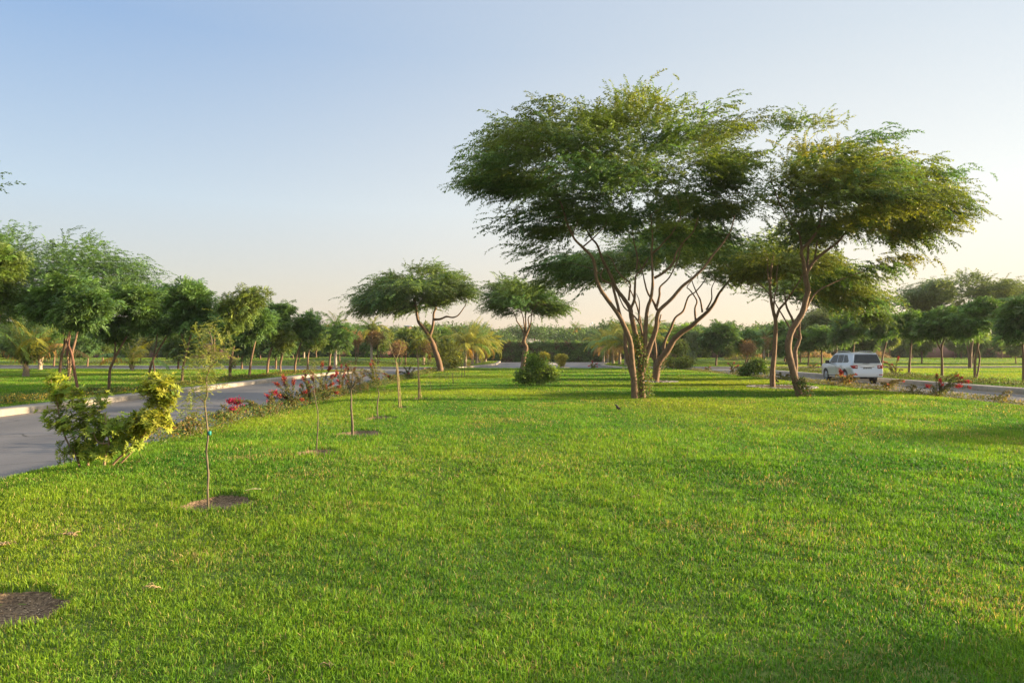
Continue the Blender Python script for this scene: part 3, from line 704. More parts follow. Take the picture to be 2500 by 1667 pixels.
# the two umbrella trees far along the lawn
YF = 58
F_limbs = px_limbs([
 seg([(1076,907),(1072,885),(1064,860),(1056,838),(1047,820),(1040,808),(1030,795),(1022,786),(1018,768),(1016,750),(1010,730)], .26, .07, 0, 0),
 seg([(1049,820),(1056,800),(1058,785),(1059,765),(1064,752),(1060,738)], .13, .06, 0, .4),
 seg([(1060,780),(1075,779),(1090,773),(1105,775),(1118,770),(1130,755),(1138,742)], .10, .03, .2, 0),
 seg([(1016,750),(990,735),(950,730),(900,738)], .07, .02, 0, -1), seg([(1014,745),(1020,700),(1040,660)], .06, .02, 0, 0), seg([(1062,745),(1080,715),(1110,690)], .06, .02, .4, 1),
], YF)
F_cl = envelope([(855,730),(880,700),(880,675),(930,655),(980,625),(1040,618),(1100,625),(1140,650),(1160,690),(1175,715)], [(855,740),(900,762),(960,765),(1020,755),(1080,750),(1120,730),(1175,725)], YF, 4.8, 84, rng)
feather_tree("umbrella_tree", "wide flat-topped tree with a leaning forked trunk at the left lawn edge", "tree", tuple(G(1076, 908, -.05)), F_limbs, F_cl, 2300, rng,
             P(1040, 770, YF), p_alt=.42, scale=(.6, 1.15), pad=(.6, .6, .2), r_branch=.03)
YG = 53
G_limbs = px_limbs([
 seg([(1276,910),(1278,885),(1282,860),(1285,848),(1279,835),(1282,822)], .20, .13, 0, 0),
 seg([(1282,822),(1273,800),(1262,784),(1258,770),(1240,740)], .07, .02, 0, -.6), seg([(1282,822),(1280,795),(1276,770),(1262,735)], .07, .02, 0, .6),
 seg([(1283,820),(1284,795),(1283,760),(1288,720)], .08, .02, 0, 0), seg([(1284,822),(1292,800),(1290,775),(1305,765),(1320,745)], .07, .02, 0, .3), seg([(1283,820),(1296,790),(1300,760),(1330,720)], .06, .02, 0, -.8),
], YG)
G_cl = envelope([(1168,720),(1190,655),(1230,645),(1290,662),(1330,672),(1370,705),(1400,735)], [(1168,735),(1210,775),(1260,768),(1300,760),(1350,772),(1400,745)], YG, 3.4, 56, rng)
feather_tree("umbrella_tree", "smaller flat-topped tree with a kinked bare trunk left of the leafy shrub", "tree", tuple(G(1276, 910, -.02)), G_limbs, G_cl, 1500, rng,
             P(1283, 800, YG), p_alt=.38, scale=(.5, 1.0), pad=(.5, .5, .18))
# feathery trees further off, left and right
def simple_limbs(base, height, spread, nst, rng, r0):
    out = []
    b = np.array(base, float)
    for k in range(nst):
        a = 2 * math.pi * (k + rng.random() * .5) / nst; d = np.array([math.cos(a), math.sin(a), 0])
        t = np.linspace(0, 1, 6)[:, None]
        pts = b + np.array([0, 0, 1]) * height * t * (1 - .15 * t) + d * spread * t ** 1.8 + rng.normal(0, .1, (6, 3)) * t
        out.append((pts, np.linspace(r0 * (1 if k == 0 else .6), r0 * .2, 6)))
    return out
def far_feather(label, px, py, Y, top, bot, depth, ncl, nsp, seed, base_c, alt_c, p_alt, scale, z=0.0, h=None, nst=4, r0=.18, name="feathery_tree"):
    r = np.random.default_rng(seed); b = P(px, py, Y); b = (b[0], Y, z)
    cl = envelope(top, bot, Y, depth, ncl, r); zm = cl[:, 2].min()
    lim = simple_limbs(b, max(1.5, cl[:, 2].mean() - z), 1.6, nst, r, r0)
    return feather_tree(name, label, "tree", b, lim, cl, nsp, r, (b[0], Y, max(1.5, zm - .5)), base_c, alt_c, p_alt, scale=scale, pad=(.6, .6, .28), droop=-.3, r_branch=.04)
far_feather("large airy tree standing behind the row beyond the left kerb", 168, 937, 41, [(60,600),(110,570),(150,555),(200,545),(250,565),(300,575),(345,590),(380,640)], [(60,760),(150,770),(250,760),(330,700),(380,655)], 3.2, 90, 1500, 11, DARKG, MIDG, .5, (.4, .8), -.06, r0=.10, nst=2)
far_feather("tall airy tree at the left edge of the photo above the palm", -40, 940, 42, [(-120,560),(-40,530),(0,525),(40,525),(75,560),(100,620)], [(-120,780),(0,790),(60,770),(100,720)], 3.4, 90, 1700, 12, DARKG, MIDG, .5, (.4, .8), -.06, r0=.10, nst=2)
far_feather("tree outside the left edge whose tips hang into the sky", -330, 1000, 20, [(-600,210),(-460,190),(-320,220),(-180,280),(-38,355)], [(-600,520),(-380,560),(-240,520),(-140,460),(-38,395)], 2.6, 56, 1200, 13, DARKG, OLIVE, .4, (.4, .75), -.06, r0=.14)
far_feather("broad weeping grey-green tree beyond the row on the right", 2368, 899, 68, [(2205,690),(2240,665),(2300,645),(2360,655),(2430,655),(2500,672),(2600,700)], [(2205,740),(2260,760),(2350,770),(2500,780),(2600,760)], 5.5, 90, 2300, 14, BLUEG, OLIVE, .35, (.7, 1.3), -.02, r0=.18, nst=3)
far_feather("pale weeping tree behind the row left of the car", 2040, 890, 86, [(1935,760),(1990,720),(2050,715),(2120,740),(2160,770)], [(1935,800),(2000,815),(2080,815),(2160,810)], 4.5, 50, 1300, 15, BLUEG, OLIVE, .4, (.8, 1.5), .1, r0=.22, nst=3)

M['soft_leaf'] = leaf_mat('soft_leaf', .38, .6, (1.3, 1.2, .4), .25)
# ------------------------------------------------------------------ round-crowned young trees in the rows
def lump_clusters(lobes, Y, n, rng, deep=.8, trim=.0):
    """clusters in a few ellipsoid lobes given in photo pixels (cx,cy,rx,ry) surveyed at distance Y"""
    w = np.array([l[2] * l[3] for l in lobes], float); w /= w.sum(); out = []
    for l, k in zip(lobes, rng.multinomial(n, w)):
        for _ in range(k):
            u = norm(rng.normal(0, 1, 3)); r = rng.uniform(.35, 1) ** .6
            s = Y / FPX
            c = np.array(P(l[0], l[1] - .10 / s, Y)); q = [max(l[2] * .5, l[2] - trim / s) * s, max(l[3] * .5, l[3] - trim / s) * s]
            out.append(c + u * r * np.array([q[0], q[0] * deep, q[1]]))
    return np.array(out)
def round_tree(label, base, Y, z, trunks, lobes, ncl, nsp, seed, base_c=DARKG, alt_c=MIDG, p_alt=.45, scale=(.30, .5), kind='rosette', r0=.055, pad=.30, name="young_tree", cat="tree", group=None, bark=BARK, parts=("trunk", "crown"), mat=None, tip_r=.006):
    r = np.random.default_rng(seed)
    b = P(base[0], base[1], Y); b = (b[0], Y, z)
    root = empty(name, b, label, cat, group); acc = Acc()
    limbs = []
    for t in trunks:
        pts = [np.array(P(p[0], p[1], Y + (p[2] if len(p) > 2 else 0))) for p in t]
        if abs(pts[0][2] - z) < .35: pts[0][2] = z - .05
        rr = r0 * (1 if len(limbs) == 0 else .7); limbs.append((np.array(pts), np.linspace(rr, rr * .55, len(pts))))
    cl = lump_clusters(lobes, Y, ncl, r, trim=.30 if kind == 'rosette' else scale[1] * .6)
    fork = limbs[0][0][-1]
    grow(acc, limbs, cl, r, bark, fork=fork, r_branch=.5 * r0, jitter=.08, tip_r=tip_r)
    acc.build(parts[0], M['bark'], root, smooth=True)
    leaf = Acc(); k = r.integers(0, ncl, nsp)
    Pt = cl[k] + r.normal(0, 1, (nsp, 3)) * np.array([pad, pad, pad * .75])
    cen = cl.mean(0); cen[2] -= .3
    d = norm(Pt - cen) + r.normal(0, .5, (nsp, 3)); 
    ct = tones(ncl, base_c, alt_c, p_alt, r, .22)
    sprays(leaf, kind, Pt, d, r.uniform(*scale, nsp), ct[k] * (1 + r.normal(0, .12, (nsp, 1))), r)
    leaf.build(parts[1], mat or M['leaf'], root)
    return root
def copy_thing(src, loc, rz, s, label, group=None):
    r = src.copy(); COL.objects.link(r); off = Vector(src.location); r.location = loc; r.rotation_euler = (0, 0, rz); r.scale = (s, s, s); r["label"] = label
    if group: r["group"] = group
    for ch in list(src.children):
        c = ch.copy(); COL.objects.link(c); c.parent = r
    return r
KR = "row of young trees beyond the left kerb"
round_tree("dark round tree with a straight pale trunk, second from the left kerb row", (146, 961), 27.5, -.06, [[(146, 963), (146, 905), (150, 870), (160, 840), (172, 805)], [(150, 872), (156, 845), (158, 815)]], [(145, 745, 62, 48), (180, 722, 40, 34), (116, 750, 26, 22)], 60, 620, 201, group=KR, r0=.06)
round_tree("tree with a reddish trunk leaning left beside the left kerb", (192, 967), 26.5, -.06, [[(193, 968), (184, 920), (176, 870), (170, 850), (162, 832)], [(163, 868), (168, 835), (174, 800), (180, 780)]], [(192, 770, 36, 34), (215, 745, 34, 30)], 34, 360, 202, group=KR, bark=(.17, .085, .055), r0=.06)
round_tree("tree leaning right from a pale curved trunk, above the variegated shrub", (265, 951), 30.5, -.06, [[(265, 953), (268, 905), (275, 885), (290, 855), (310, 820), (326, 795)], [(278, 882), (281, 850), (280, 825)]], [(325, 740, 52, 46), (270, 800, 40, 34), (350, 775, 34, 28)], 64, 640, 203, group=KR, r0=.065)
round_tree("twin-stemmed tree beyond the left kerb, behind the tall lobe of the shrub", (363, 938), 35.6, -.06, [[(364, 939), (366, 900), (375, 875), (395, 840), (420, 800)], [(377, 936), (377, 905), (373, 878), (381, 840), (384, 810)]], [(395, 748, 48, 44), (370, 790, 34, 28), (420, 780, 34, 30)], 60, 600, 204, group=KR, r0=.07)
round_tree("tall-crowned tree with a forked orange trunk right of the tall shrub lobe", (444, 939), 35.2, -.06, [[(444, 940), (446, 900), (455, 860), (465, 820), (474, 800)], [(455, 845), (447, 830), (443, 815)]], [(465, 745, 40, 48), (478, 785, 36, 30), (440, 780, 28, 26), (452, 712, 16, 18)], 62, 640, 205, group=KR, r0=.07)
round_tree("olive toned tree over a thick blunt trunk behind the nearest sapling", (561, 928), 40.7, -.06, [[(561, 929), (562, 890), (567, 862), (571, 845)], [(520, 880), (522, 850), (524, 820)]], [(560, 770, 44, 44), (600, 745, 30, 34), (530, 780, 28, 30), (620, 725, 12, 14)], 66, 680, 206, alt_c=OLIVE, p_alt=.75, group=KR, r0=.10)
round_tree("slim tree with dark hanging crown right of the olive toned one", (608, 920), 45.5, -.06, [[(608, 921), (612, 885), (618, 855), (626, 820)]], [(628, 790, 34, 40), (612, 810, 26, 22)], 44, 440, 207, group=KR, r0=.09)
round_tree("tree with a strongly curved orange trunk and two pointed tops", (653, 915), 49.7, -.06, [[(652, 916), (655, 880), (663, 850), (675, 828), (684, 815)]], [(672, 790, 38, 38), (660, 765, 14, 24), (690, 762, 14, 22)], 52, 540, 208, group=KR, r0=.10)
round_tree("small low olive tree on a split trunk left of the flowering bushes", (686, 916), 49.5, -.06, [[(687, 917), (684, 895), (687, 860), (683, 840)], [(685, 890), (692, 855), (697, 842)]], [(690, 832, 22, 20)], 18, 200, 209, alt_c=OLIVE, p_alt=.8, group=KR, r0=.08)
round_tree("tree leaning right behind the red flowering bushes beyond the kerb", (719, 913), 51.5, -.06, [[(719, 914), (722, 880), (730, 850), (738, 832)]], [(745, 795, 34, 36), (752, 818, 26, 20)], 44, 440, 210, group=KR, r0=.09)
round_tree("last tree of the left kerb row, with pale lower leaves", (751, 905), 60, -.06, [[(751, 906), (752, 870), (757, 845)]], [(765, 830, 30, 26)], 26, 280, 211, alt_c=OLIVE, p_alt=.6, group=KR, r0=.10)
round_tree("dark tree in front of the palm above the red flowers", (803, 901), 64, -.06, [[(803, 902), (806, 870), (812, 850)], [(806, 868), (800, 850)]], [(825, 822, 46, 30), (805, 835, 30, 20)], 44, 460, 212, group=KR, r0=.11)
round_tree("leafy tree at the left edge of the photo beside the palm", (-18, 965), 27, -.06, [[(-18, 966), (-14, 900), (-10, 840)]], [(-14, 650, 44, 48), (-16, 720, 34, 30)], 60, 620, 213, base_c=MIDG, alt_c=OLIVE, p_alt=.5, group=KR, r0=.07)
K2 = "young trees beside the far road on the left"
for i, (x, y, Y, cx, cy, rx, ry, lb) in enumerate([
    (435, 899, 69, 440, 846, 34, 22, "far tree with twin low forks seen between the kerb row trunks"),
    (590, 899, 69, 596, 835, 40, 32, "far tree with a V-shaped fork before the dark red creeper"),
    (673, 900, 68, 676, 838, 30, 26, "far thin tree behind the curved orange trunk"),
    (250, 889, 88, 252, 838, 34, 24, "far tree across the road below the curved trunk tree's crown"),
    (131, 893, 82, 120, 842, 28, 22, "far tree with an orange-lit trunk right of the big palm"),
    (213, 894, 80, 205, 846, 24, 18, "far tree propped by a slanting stake"),
    (990, 892, 83, 1000, 830, 44, 24, "far flat green tree left of the leaning umbrella tree trunk"),
    (1080, 880, 100, 1078, 828, 26, 28, "dark round tree right of the leaning umbrella tree trunk"),
    (52, 891, 86, 40, 842, 26, 20, "far tree across the road at the left edge")]):
    round_tree(lb, (x, y), Y, -.03 if Y > 75 else -.06, [[(x, y + 1), (x + 1, (y + cy) / 2), (cx, cy + ry * .6)]], [(cx, cy, rx, ry)], 26, 320, 230 + i, alt_c=OLIVE if i % 3 == 0 else MIDG, p_alt=.5, scale=(.5, .8), pad=.4, group=K2, r0=.11)
KR2 = "row of round trees beyond the right kerb"
round_tree("round tree right behind the car roof, trunk leaning right", (2153, 909), 55.6, 0, [[(2152, 910), (2155, 870), (2166, 830)]], [(2168, 790, 42, 30), (2150, 810, 26, 18)], 44, 560, 251, group=KR2, r0=.10, p_alt=.25)
round_tree("round tree on a straight thin trunk, second right of the car", (2219, 916), 49, 0, [[(2219, 917), (2222, 870), (2226, 832)]], [(2226, 792, 38, 28), (2248, 810, 22, 18)], 44, 540, 252, group=KR2, r0=.09, p_alt=.3)
round_tree("round tree on a trunk forked near its top, third right of the car", (2300, 924), 43, 0, [[(2300, 925), (2300, 880), (2299, 848), (2310, 815)], [(2299, 855), (2290, 840), (2284, 820)]], [(2295, 790, 36, 36), (2270, 800, 24, 24)], 50, 620, 253, group=KR2, r0=.08, p_alt=.25)
round_tree("dark dense round tree on two bare stems, beyond the right kerb", (2380, 926), 41.5, 0, [[(2380, 928), (2381, 880), (2387, 850), (2390, 820)], [(2384, 920), (2392, 880), (2388, 850), (2380, 815)]], [(2370, 790, 58, 34), (2400, 765, 36, 28), (2345, 800, 30, 24)], 76, 1000, 254, group=KR2, r0=.08, p_alt=.12)
round_tree("dark tree cut by the right edge of the photo", (2499, 939), 35, 0, [[(2499, 941), (2499, 880), (2497, 840)]], [(2502, 775, 46, 46), (2480, 800, 30, 30)], 60, 760, 255, group=KR2, r0=.08, p_alt=.12)
round_tree("spreading low tree half hidden behind the car roof", (2083, 890), 74, .0, [[(2083, 892), (2083, 860), (2086, 835)]], [(2090, 800, 52, 28), (2060, 820, 30, 18)], 44, 540, 256, group=KR2, r0=.13, p_alt=.3, scale=(.5, .8), pad=.4)
round_tree("round tree just left of the car with a thin orange trunk", (2007, 893), 78, 0, [[(2007, 894), (2006, 860), (2008, 840)]], [(2012, 825, 38, 24)], 36, 420, 257, group=KR2, r0=.12, p_alt=.4, scale=(.5, .8), pad=.4)
round_tree("slight tree far left of the car by the cross road", (1973, 894), 78, 0, [[(1973, 895), (1974, 865), (1970, 845)]], [(1972, 832, 26, 16)], 22, 240, 258, group=KR2, r0=.10, p_alt=.4, scale=(.5, .8), pad=.4)
round_tree("dark full tree standing alone left of the slender ringed trunk", (1748, 894), 80, 0, [[(1748, 895), (1750, 870), (1757, 848)]], [(1758, 816, 40, 26), (1740, 832, 28, 16)], 44, 560, 259, group=KR2, r0=.13, p_alt=.25, scale=(.5, .8), pad=.4)
round_tree("smaller dark tree next to the lone full one", (1818, 892), 82, 0, [[(1818, 894), (1824, 870), (1826, 855)]], [(1827, 834, 28, 20)], 26, 320, 260, group=KR2, r0=.11, p_alt=.35, scale=(.5, .8), pad=.4)
round_tree("dark tree seen between the ringed trunk and the crooked trunk", (1915, 888), 96, .2, [[(1915, 889), (1918, 860), (1920, 845)]], [(1918, 822, 34, 32)], 34, 400, 261, group=KR2, r0=.13, p_alt=.1, scale=(.6, .9), pad=.45)
# brown dried-up young trees
DRY = (.20, .12, .06); KD = "young trees gone brown"
for i, (x, y, Y, cx, cy, rx, ry, lb) in enumerate([
    (922, 893, 82, 920, 828, 24, 22, "brown dried tree below the yellow palm"),
    (868, 893, 84, 867, 828, 14, 16, "small brown dried tree left of the yellow palm"),
    (975, 894, 80, 973, 852, 13, 12, "low brown dried tree behind the twin stakes"),
    (1045, 893, 82, 1044, 850, 12, 12, "brown dried tree left of the leaning umbrella tree trunk"),
    (1862, 889, 86, 1862, 842, 14, 20, "tan dried tree left of the ringed slender trunk"),
    (1826, 893, 79, 1827, 852, 8, 7, "tiny tan dried tree before the dark hedge")]):
    round_tree(lb, (x, y), Y, -.02, [[(x, y + 1), (x, (y + cy) / 2), (cx, cy + ry * .5)], [(x, y + 1), (x + 6, (y + cy) / 2 + 6), (cx + 8, cy + ry * .5)]], [(cx, cy, rx, ry)], 22, 420, 280 + i, base_c=DRY, alt_c=(.27, .18, .09), p_alt=.4, scale=(.35, .6), kind='seed', pad=.3, group=KD, r0=.06, name="dried_tree")
# rows further back, copied from four kinds
protos = []
for i in range(4):
    x0 = [-78, -60, 48, 70][i]; px = 1250 + x0 / 108 * FPX; zz = float(z_far2(x0, 108)); by = 858 + (1.65 - zz) * FPX / 108
    kind = ["bushy young tree", "thin young tree", "wide young tree", "pale young tree"][i]
    t = round_tree(f"{kind} near the brick wall, at the far {'left' if i < 2 else 'right'}", (px, by), 108, zz, [[(px, by), (px + 2, by - 22), (px + 1, by - 32)], [(px + 1, by - 14), (px - 6, by - 32)]],
                   [(px, by - 46, [24, 17, 30, 20][i], [17, 20, 15, 18][i]), (px + 9, by - 38, 14, 9)], 24, 260, 300 + i, base_c=[DARKG, MIDG, DARKG, BLUEG][i], alt_c=[MIDG, OLIVE, MIDG, OLIVE][i], scale=(.6, .95), pad=.45, r0=.10, group="thin trees before the brick wall")
    protos.append(t)
rr = np.random.default_rng(9)
spots = []
for x in np.arange(-100, -9, 6.2): spots.append((x + rr.uniform(-2, 2), rr.uniform(89, 96)))
for x in np.arange(-112, -10, 6.0): spots.append((x + rr.uniform(-2, 2), rr.uniform(102, 117)))
for x in np.arange(22, 105, 6.4): spots.append((x + rr.uniform(-2, 2), rr.uniform(85, 95)))
for x in np.arange(24, 112, 6.0): spots.append((x + rr.uniform(-2, 2), rr.uniform(102, 117)))
LW = ["left of the palm avenue", "right of the palm avenue"]
for i, (x, y) in enumerate(spots):
    sd_ = 0 if x < 0 else 1; n = i + 1
    rank = sum(1 for q in spots if (q[0] < 0) == (x < 0) and (q[1] > 99) == (y > 99) and abs(q[0]) < abs(x)) + 1
    od = {1: "1st", 2: "2nd", 3: "3rd"}.get(rank, f"{rank}th")
    lb = f"young tree {'close to the brick wall' if y > 99 else 'on the far road verge'}, {od} counting outward {LW[sd_]}"
    s = rr.uniform(.75, 1.15)
    copy_thing(protos[rr.integers(0, 4)], (x, y, float(z_far2(x, y))), rr.uniform(0, 6.28), s, lb, "thin trees before the brick wall")

# ------------------------------------------------------------------ palms
def palm(label, px, Y, z, trunk_h, L, n, seed, yel=.4, tr=.13, x=None, group="coconut palms", lean=0.0, up=0.0):
    r = np.random.default_rng(seed); X = x if x is not None else (px - 1250) * Y / FPX
    root = empty("palm_tree", (X, Y, z), label, "palm", group)
    t = Acc(); k = 9; zz = np.linspace(0, trunk_h, k); pts = np.column_stack([X + lean * (zz / max(trunk_h, .1)) ** 2, np.full(k, Y), z - .05 + zz])
    rad = tr * (1.35 - .5 * np.linspace(0, 1, k)) * (1 + .06 * np.sin(np.arange(k) * 2.4)); tube(t, pts, rad, 9, (.30, .24, .18), .05, r)
    for q in range(10):   # old leaf bases
        a = r.uniform(0, 6.28); d = np.array([math.cos(a), math.sin(a), 0]); b = pts[-1] - [0, 0, r.uniform(.0, min(.8, trunk_h))]
        tube(t, np.array([b, b + d * .15 + [0, 0, .12], b + d * .30 + [0, 0, .35]]), [.05, .04, .02], 4, (.34, .26, .15))
    t.build("trunk", M['bark'], root, smooth=True)
    f = Acc(); top = pts[-1]
    for q in range(n):
        a = 2 * math.pi * q * .381966 + r.uniform(-.2, .2); el0 = 1.50 - (1.15 - .5 * up) * (q / n) ** 1.3 + r.normal(0, .08); Lq = L * r.uniform(.8, 1.1)
        m = 14; pos = [top]; el = el0; d = np.array([math.cos(a), math.sin(a), 0])
        bendr = (.45 + .9 * q / n) * (1 - .45 * up) * r.uniform(.8, 1.25)
        for s in range(m):
            el -= bendr * 2.1 / m * (.4 + s / m); pos.append(pos[-1] + (d * math.cos(el) + np.array([0, 0, math.sin(el)])) * Lq / m)
        pos = np.array(pos); tube(f, pos, np.linspace(.028, .006, m + 1), 4, (.20, .20, .05))
        nl = 44; u = np.linspace(.10, .99, nl); idx = u * m; i0 = np.minimum(idx.astype(int), m - 1); fr = (idx - i0)[:, None]
        B = pos[i0] * (1 - fr) + pos[i0 + 1] * fr; T = norm(pos[i0 + 1] - pos[i0]); sd = np.array([-math.sin(a), math.cos(a), 0])
        base = np.array(YELG) * 1.1 if r.random() < yel else np.array(MIDG)
        if q > n * .82 and r.random() < .5: base = np.array((.34, .20, .05))
        for sg in (-1, 1):
            D = T * .55 + sd * sg * .75 + np.array([0, 0, -.38]) + r.normal(0, .09, (nl, 3)); ll = L * .24 * np.sin(np.pi * (u * .86 + .1)) * r.uniform(.85, 1.1, nl) + .05
            C = base * (1 + r.normal(0, .15, (nl, 1)))
            # two-piece leaflet that bends down at its middle
            D = norm(D); Sd = norm(np.cross(D, np.array([0, 0, 1.0]) + T * .3)); w = .019 * (L / 3) ** .5 * (1.2 if Y > 60 else 1)
            mid = B + D * ll[:, None] * .55; D2 = norm(D + np.array([0, 0, -.75])); tip = mid + D2 * ll[:, None] * .5
            V = np.stack([B - Sd * w, B + Sd * w, mid + Sd * w * 1.1, mid - Sd * w * 1.1, tip], 1).reshape(-1, 3); i = np.arange(nl)[:, None] * 5
            f.add(V, np.concatenate([i + np.array([0, 1, 2]), i + np.array([0, 2, 3]), i + np.array([3, 2, 4])]), np.repeat(np.clip(C, .01, .6), 5, 0))
    f.build("fronds", M['leaf'], root)
    return root
palm("large low palm with arching fronds at the left edge beyond the kerb", 64, 47, -.06, .75, 4.9, 22, 1, .35, .17, up=1)
palm("smaller palm with an orange base right behind the large low palm", 98, 64, -.06, 1.0, 4.0, 14, 2, .3, .15, up=1)
palm("young palm between the curved trunk and the twin-stemmed tree", 323, 61, -.06, .5, 3.6, 10, 3, .55, .14, up=.35)
palm("palm with yellow hanging frond above the brown dried tree", 907, 82, -.02, 4.1, 2.7, 17, 4, .5, .13)
palm("green-topped palm rising behind the dark tree left of centre", 819, 74, -.02, 4.2, 2.3, 15, 5, .1, .13)
palm("short yellow palm behind the staked sapling", 1034, 84, -.02, 1.3, 2.4, 12, 6, .7, .12)
palm("tall thin palm left of the palm avenue among far trees", 742, 104, .3, 4.0, 2.6, 14, 40, .2, .13)
for i, (X, Y, h, lb) in enumerate([(-5.3, 77.5, 2.1, "nearest palm of the left avenue row"), (-5.1, 88, 2.3, "second palm of the left avenue row"), (-4.9, 95, 2.2, "third palm of the left avenue row"),
        (-4.8, 101, 2.4, "fourth palm of the left avenue row"), (-4.6, 107, 2.3, "fifth palm of the left avenue row"), (-4.4, 113, 2.4, "farthest palm of the left avenue row")]):
    palm(lb, None, Y, -.02, h, 4.0, 22, 10 + i, .8, .16, x=X, group="palms of the left avenue row")
for i, (X, Y, h, lb) in enumerate([(14.0, 84, 2.2, "nearest palm of the right avenue row"), (14.2, 90, 2.3, "second palm of the right avenue row"), (14.2, 96, 2.2, "third palm of the right avenue row"),
        (14.3, 102, 2.3, "fourth palm of the right avenue row"), (14.6, 109, 2.3, "farthest palm of the right avenue row"), (18.2, 92, 3.6, "taller palm seen through the forks of the tallest tree")]):
    palm(lb, None, Y, -.02, h, 4.0, 22, 20 + i, .6, .16, x=X, group="palms of the right avenue row")
palm("palm with upright fronds between the lone full tree and the ringed trunk", 1866, 96, .2, 3.2, 3.0, 14, 30, .3, .14)
palm("slim palm behind the pale weeping column tree", 1666, 98, .2, 3.6, 3.0, 12, 31, .3, .14)

# ------------------------------------------------------------------ shrubs
def shrub(name, label, base, Y, z, lobes, ncl, nsp, seed, **kw):
    kw.setdefault('parts', ("stems", "foliage")); kw.setdefault('cat', "shrub"); kw.setdefault('scale', (.2, .35)); kw.setdefault('kind', 'broad'); kw.setdefault('pad', .14); kw.setdefault('r0', .018)
    b = base; tr = kw.pop('trunks', None) or [[(b[0] - 3, b[1]), (b[0] - 6, b[1] - 12), (b[0] - 10, b[1] - 22)], [(b[0] + 3, b[1]), (b[0] + 8, b[1] - 12), (b[0] + 12, b[1] - 20)], [(b[0], b[1]), (b[0] + 1, b[1] - 15), (b[0], b[1] - 30)]]
    return round_tree(label, base, Y, z, tr, lobes, ncl, nsp, seed, name=name, **kw)
shrub("leafy_shrub", "deep green leafy shrub alone mid-lawn, tall on its left side", (1322, 941), 33.2, 0, [(1304, 902, 15, 20), (1302, 882, 11, 8), (1340, 920, 22, 14), (1281, 925, 19, 9), (1316, 926, 20, 12), (1322, 906, 12, 10)], 60, 640, 401, base_c=(.09, .18, .035), alt_c=(.18, .25, .045), p_alt=.4, mat=M['soft_leaf'])
for i, (cx, cy, Y, lb) in enumerate([(1370, 880, 78, "clipped yellow-green bush tapering down to a point on the pale strip"), (1329, 876, 84, "clipped yellow bush peeping over the leafy shrub")]):
    shrub("clipped_bush", lb, (cx, cy + 18), Y, -.12, [(cx, cy - 4, 17, 11), (cx, cy + 5, 13, 8), (cx + 1, cy + 11, 7, 5)], 60, 700, 410 + i, base_c=(.27, .26, .03), alt_c=(.42, .36, .03), p_alt=.5, scale=(.18, .3), pad=.10, group="clipped bushes at the head of the avenue", trunks=[[(cx, cy + 18), (cx, cy + 10), (cx, cy + 2)]])
# variegated shrub by the left road edge
YS = 10.0
sh_l = [(130, 955, 20, 24), (165, 978, 24, 18), (125, 1010, 22, 20), (205, 1010, 40, 25), (250, 988, 22, 12), (165, 1050, 48, 30), (235, 1060, 50, 38), (300, 1060, 36, 30), (150, 1100, 24, 14), (200, 1105, 40, 20), (290, 1105, 36, 20), (180, 1122, 40, 14), (245, 1120, 44, 14), (310, 1100, 34, 18)]
sh_r = [(385, 952, 34, 26), (360, 975, 20, 18), (405, 985, 22, 26), (385, 1015, 34, 24), (350, 1040, 34, 22), (400, 1050, 22, 18), (340, 1078, 26, 16), (345, 1055, 34, 22), (375, 1045, 30, 22)]
r = np.random.default_rng(55)
root = empty("variegated_shrub", tuple(G(245, 1140, -.05)), "big yellow and green whorl-leaved shrub between the lawn and left road", "shrub")
cl1 = lump_clusters(sh_l, YS, 150, r, .9); cl2 = lump_clusters(sh_r, YS, 120, r, .9); cl = np.vstack([cl1, cl2])
sl = [seg([(195, 1143), (185, 1110), (165, 1080), (150, 1040), (140, 990), (135, 965)], .017, .006, 0, -.1), seg([(215, 1143), (212, 1100), (210, 1060), (215, 1025), (240, 1000)], .016, .006, 0, .2),
      seg([(253, 1143), (258, 1110), (266, 1082), (262, 1050), (255, 1010)], .018, .007, -.1, -.15), seg([(268, 1143), (290, 1118), (330, 1085), (365, 1040), (385, 990), (390, 955)], .018, .006, 0, 0), seg([(280, 1143), (300, 1125), (345, 1080), (395, 1035), (405, 1000)], .016, .006, .1, .25), seg([(266, 1082), (240, 1080), (225, 1050)], .010, .005, -.1, -.2)]
ac = Acc(); grow(ac, px_limbs(sl, YS), cl, r, (.24, .16, .09), fork=P(245, 1120, YS), r_branch=.012, tip_r=.003, jitter=.1, twig_k=5)
ac.build("stems", M['bark'], root, smooth=True)
lf = Acc()
def whorls(cl, n, base, alt, pa):
    k = r.integers(0, len(cl), n); Pt = cl[k] + r.normal(0, .045, (n, 3)); cen = np.array([cl[:, 0].mean(), cl[:, 1].mean(), cl[:, 2].min() + .1])
    d = norm(Pt - cen) + r.normal(0, .35, (n, 3)) + [0, -.15, .25]
    sprays(lf, 'whorl', Pt, d, r.uniform(.06, .095, n), tones(n, base, alt, pa, r, .2), r, .16)
whorls(cl1, 1250, (.10, .20, .03), (.32, .35, .035), .55); whorls(cl2, 950, (.13, .23, .03), (.38, .37, .035), .6)
lf.build("foliage", M['soft_leaf'], root)
GS = "green bushes along the lawn's far right edge"
shrub("leafy_shrub", "bright green bushy shrub left of the ringed slender trunk", (1842, 923), 45, -.08, [(1835, 905, 24, 16), (1852, 895, 16, 12), (1820, 912, 14, 10), (1868, 909, 12, 8)], 46, 420, 402, base_c=(.05, .12, .02), alt_c=OLIVE, p_alt=.35, group=GS, scale=(.22, .4))
shrub("leafy_shrub", "yellow-green round bush at the lawn's far right corner", (1671, 902), 66, -.1, [(1671, 889, 17, 12), (1662, 894, 10, 8)], 34, 340, 403, base_c=MIDG, alt_c=YELG, p_alt=.5, group=GS, scale=(.3, .5), pad=.2)
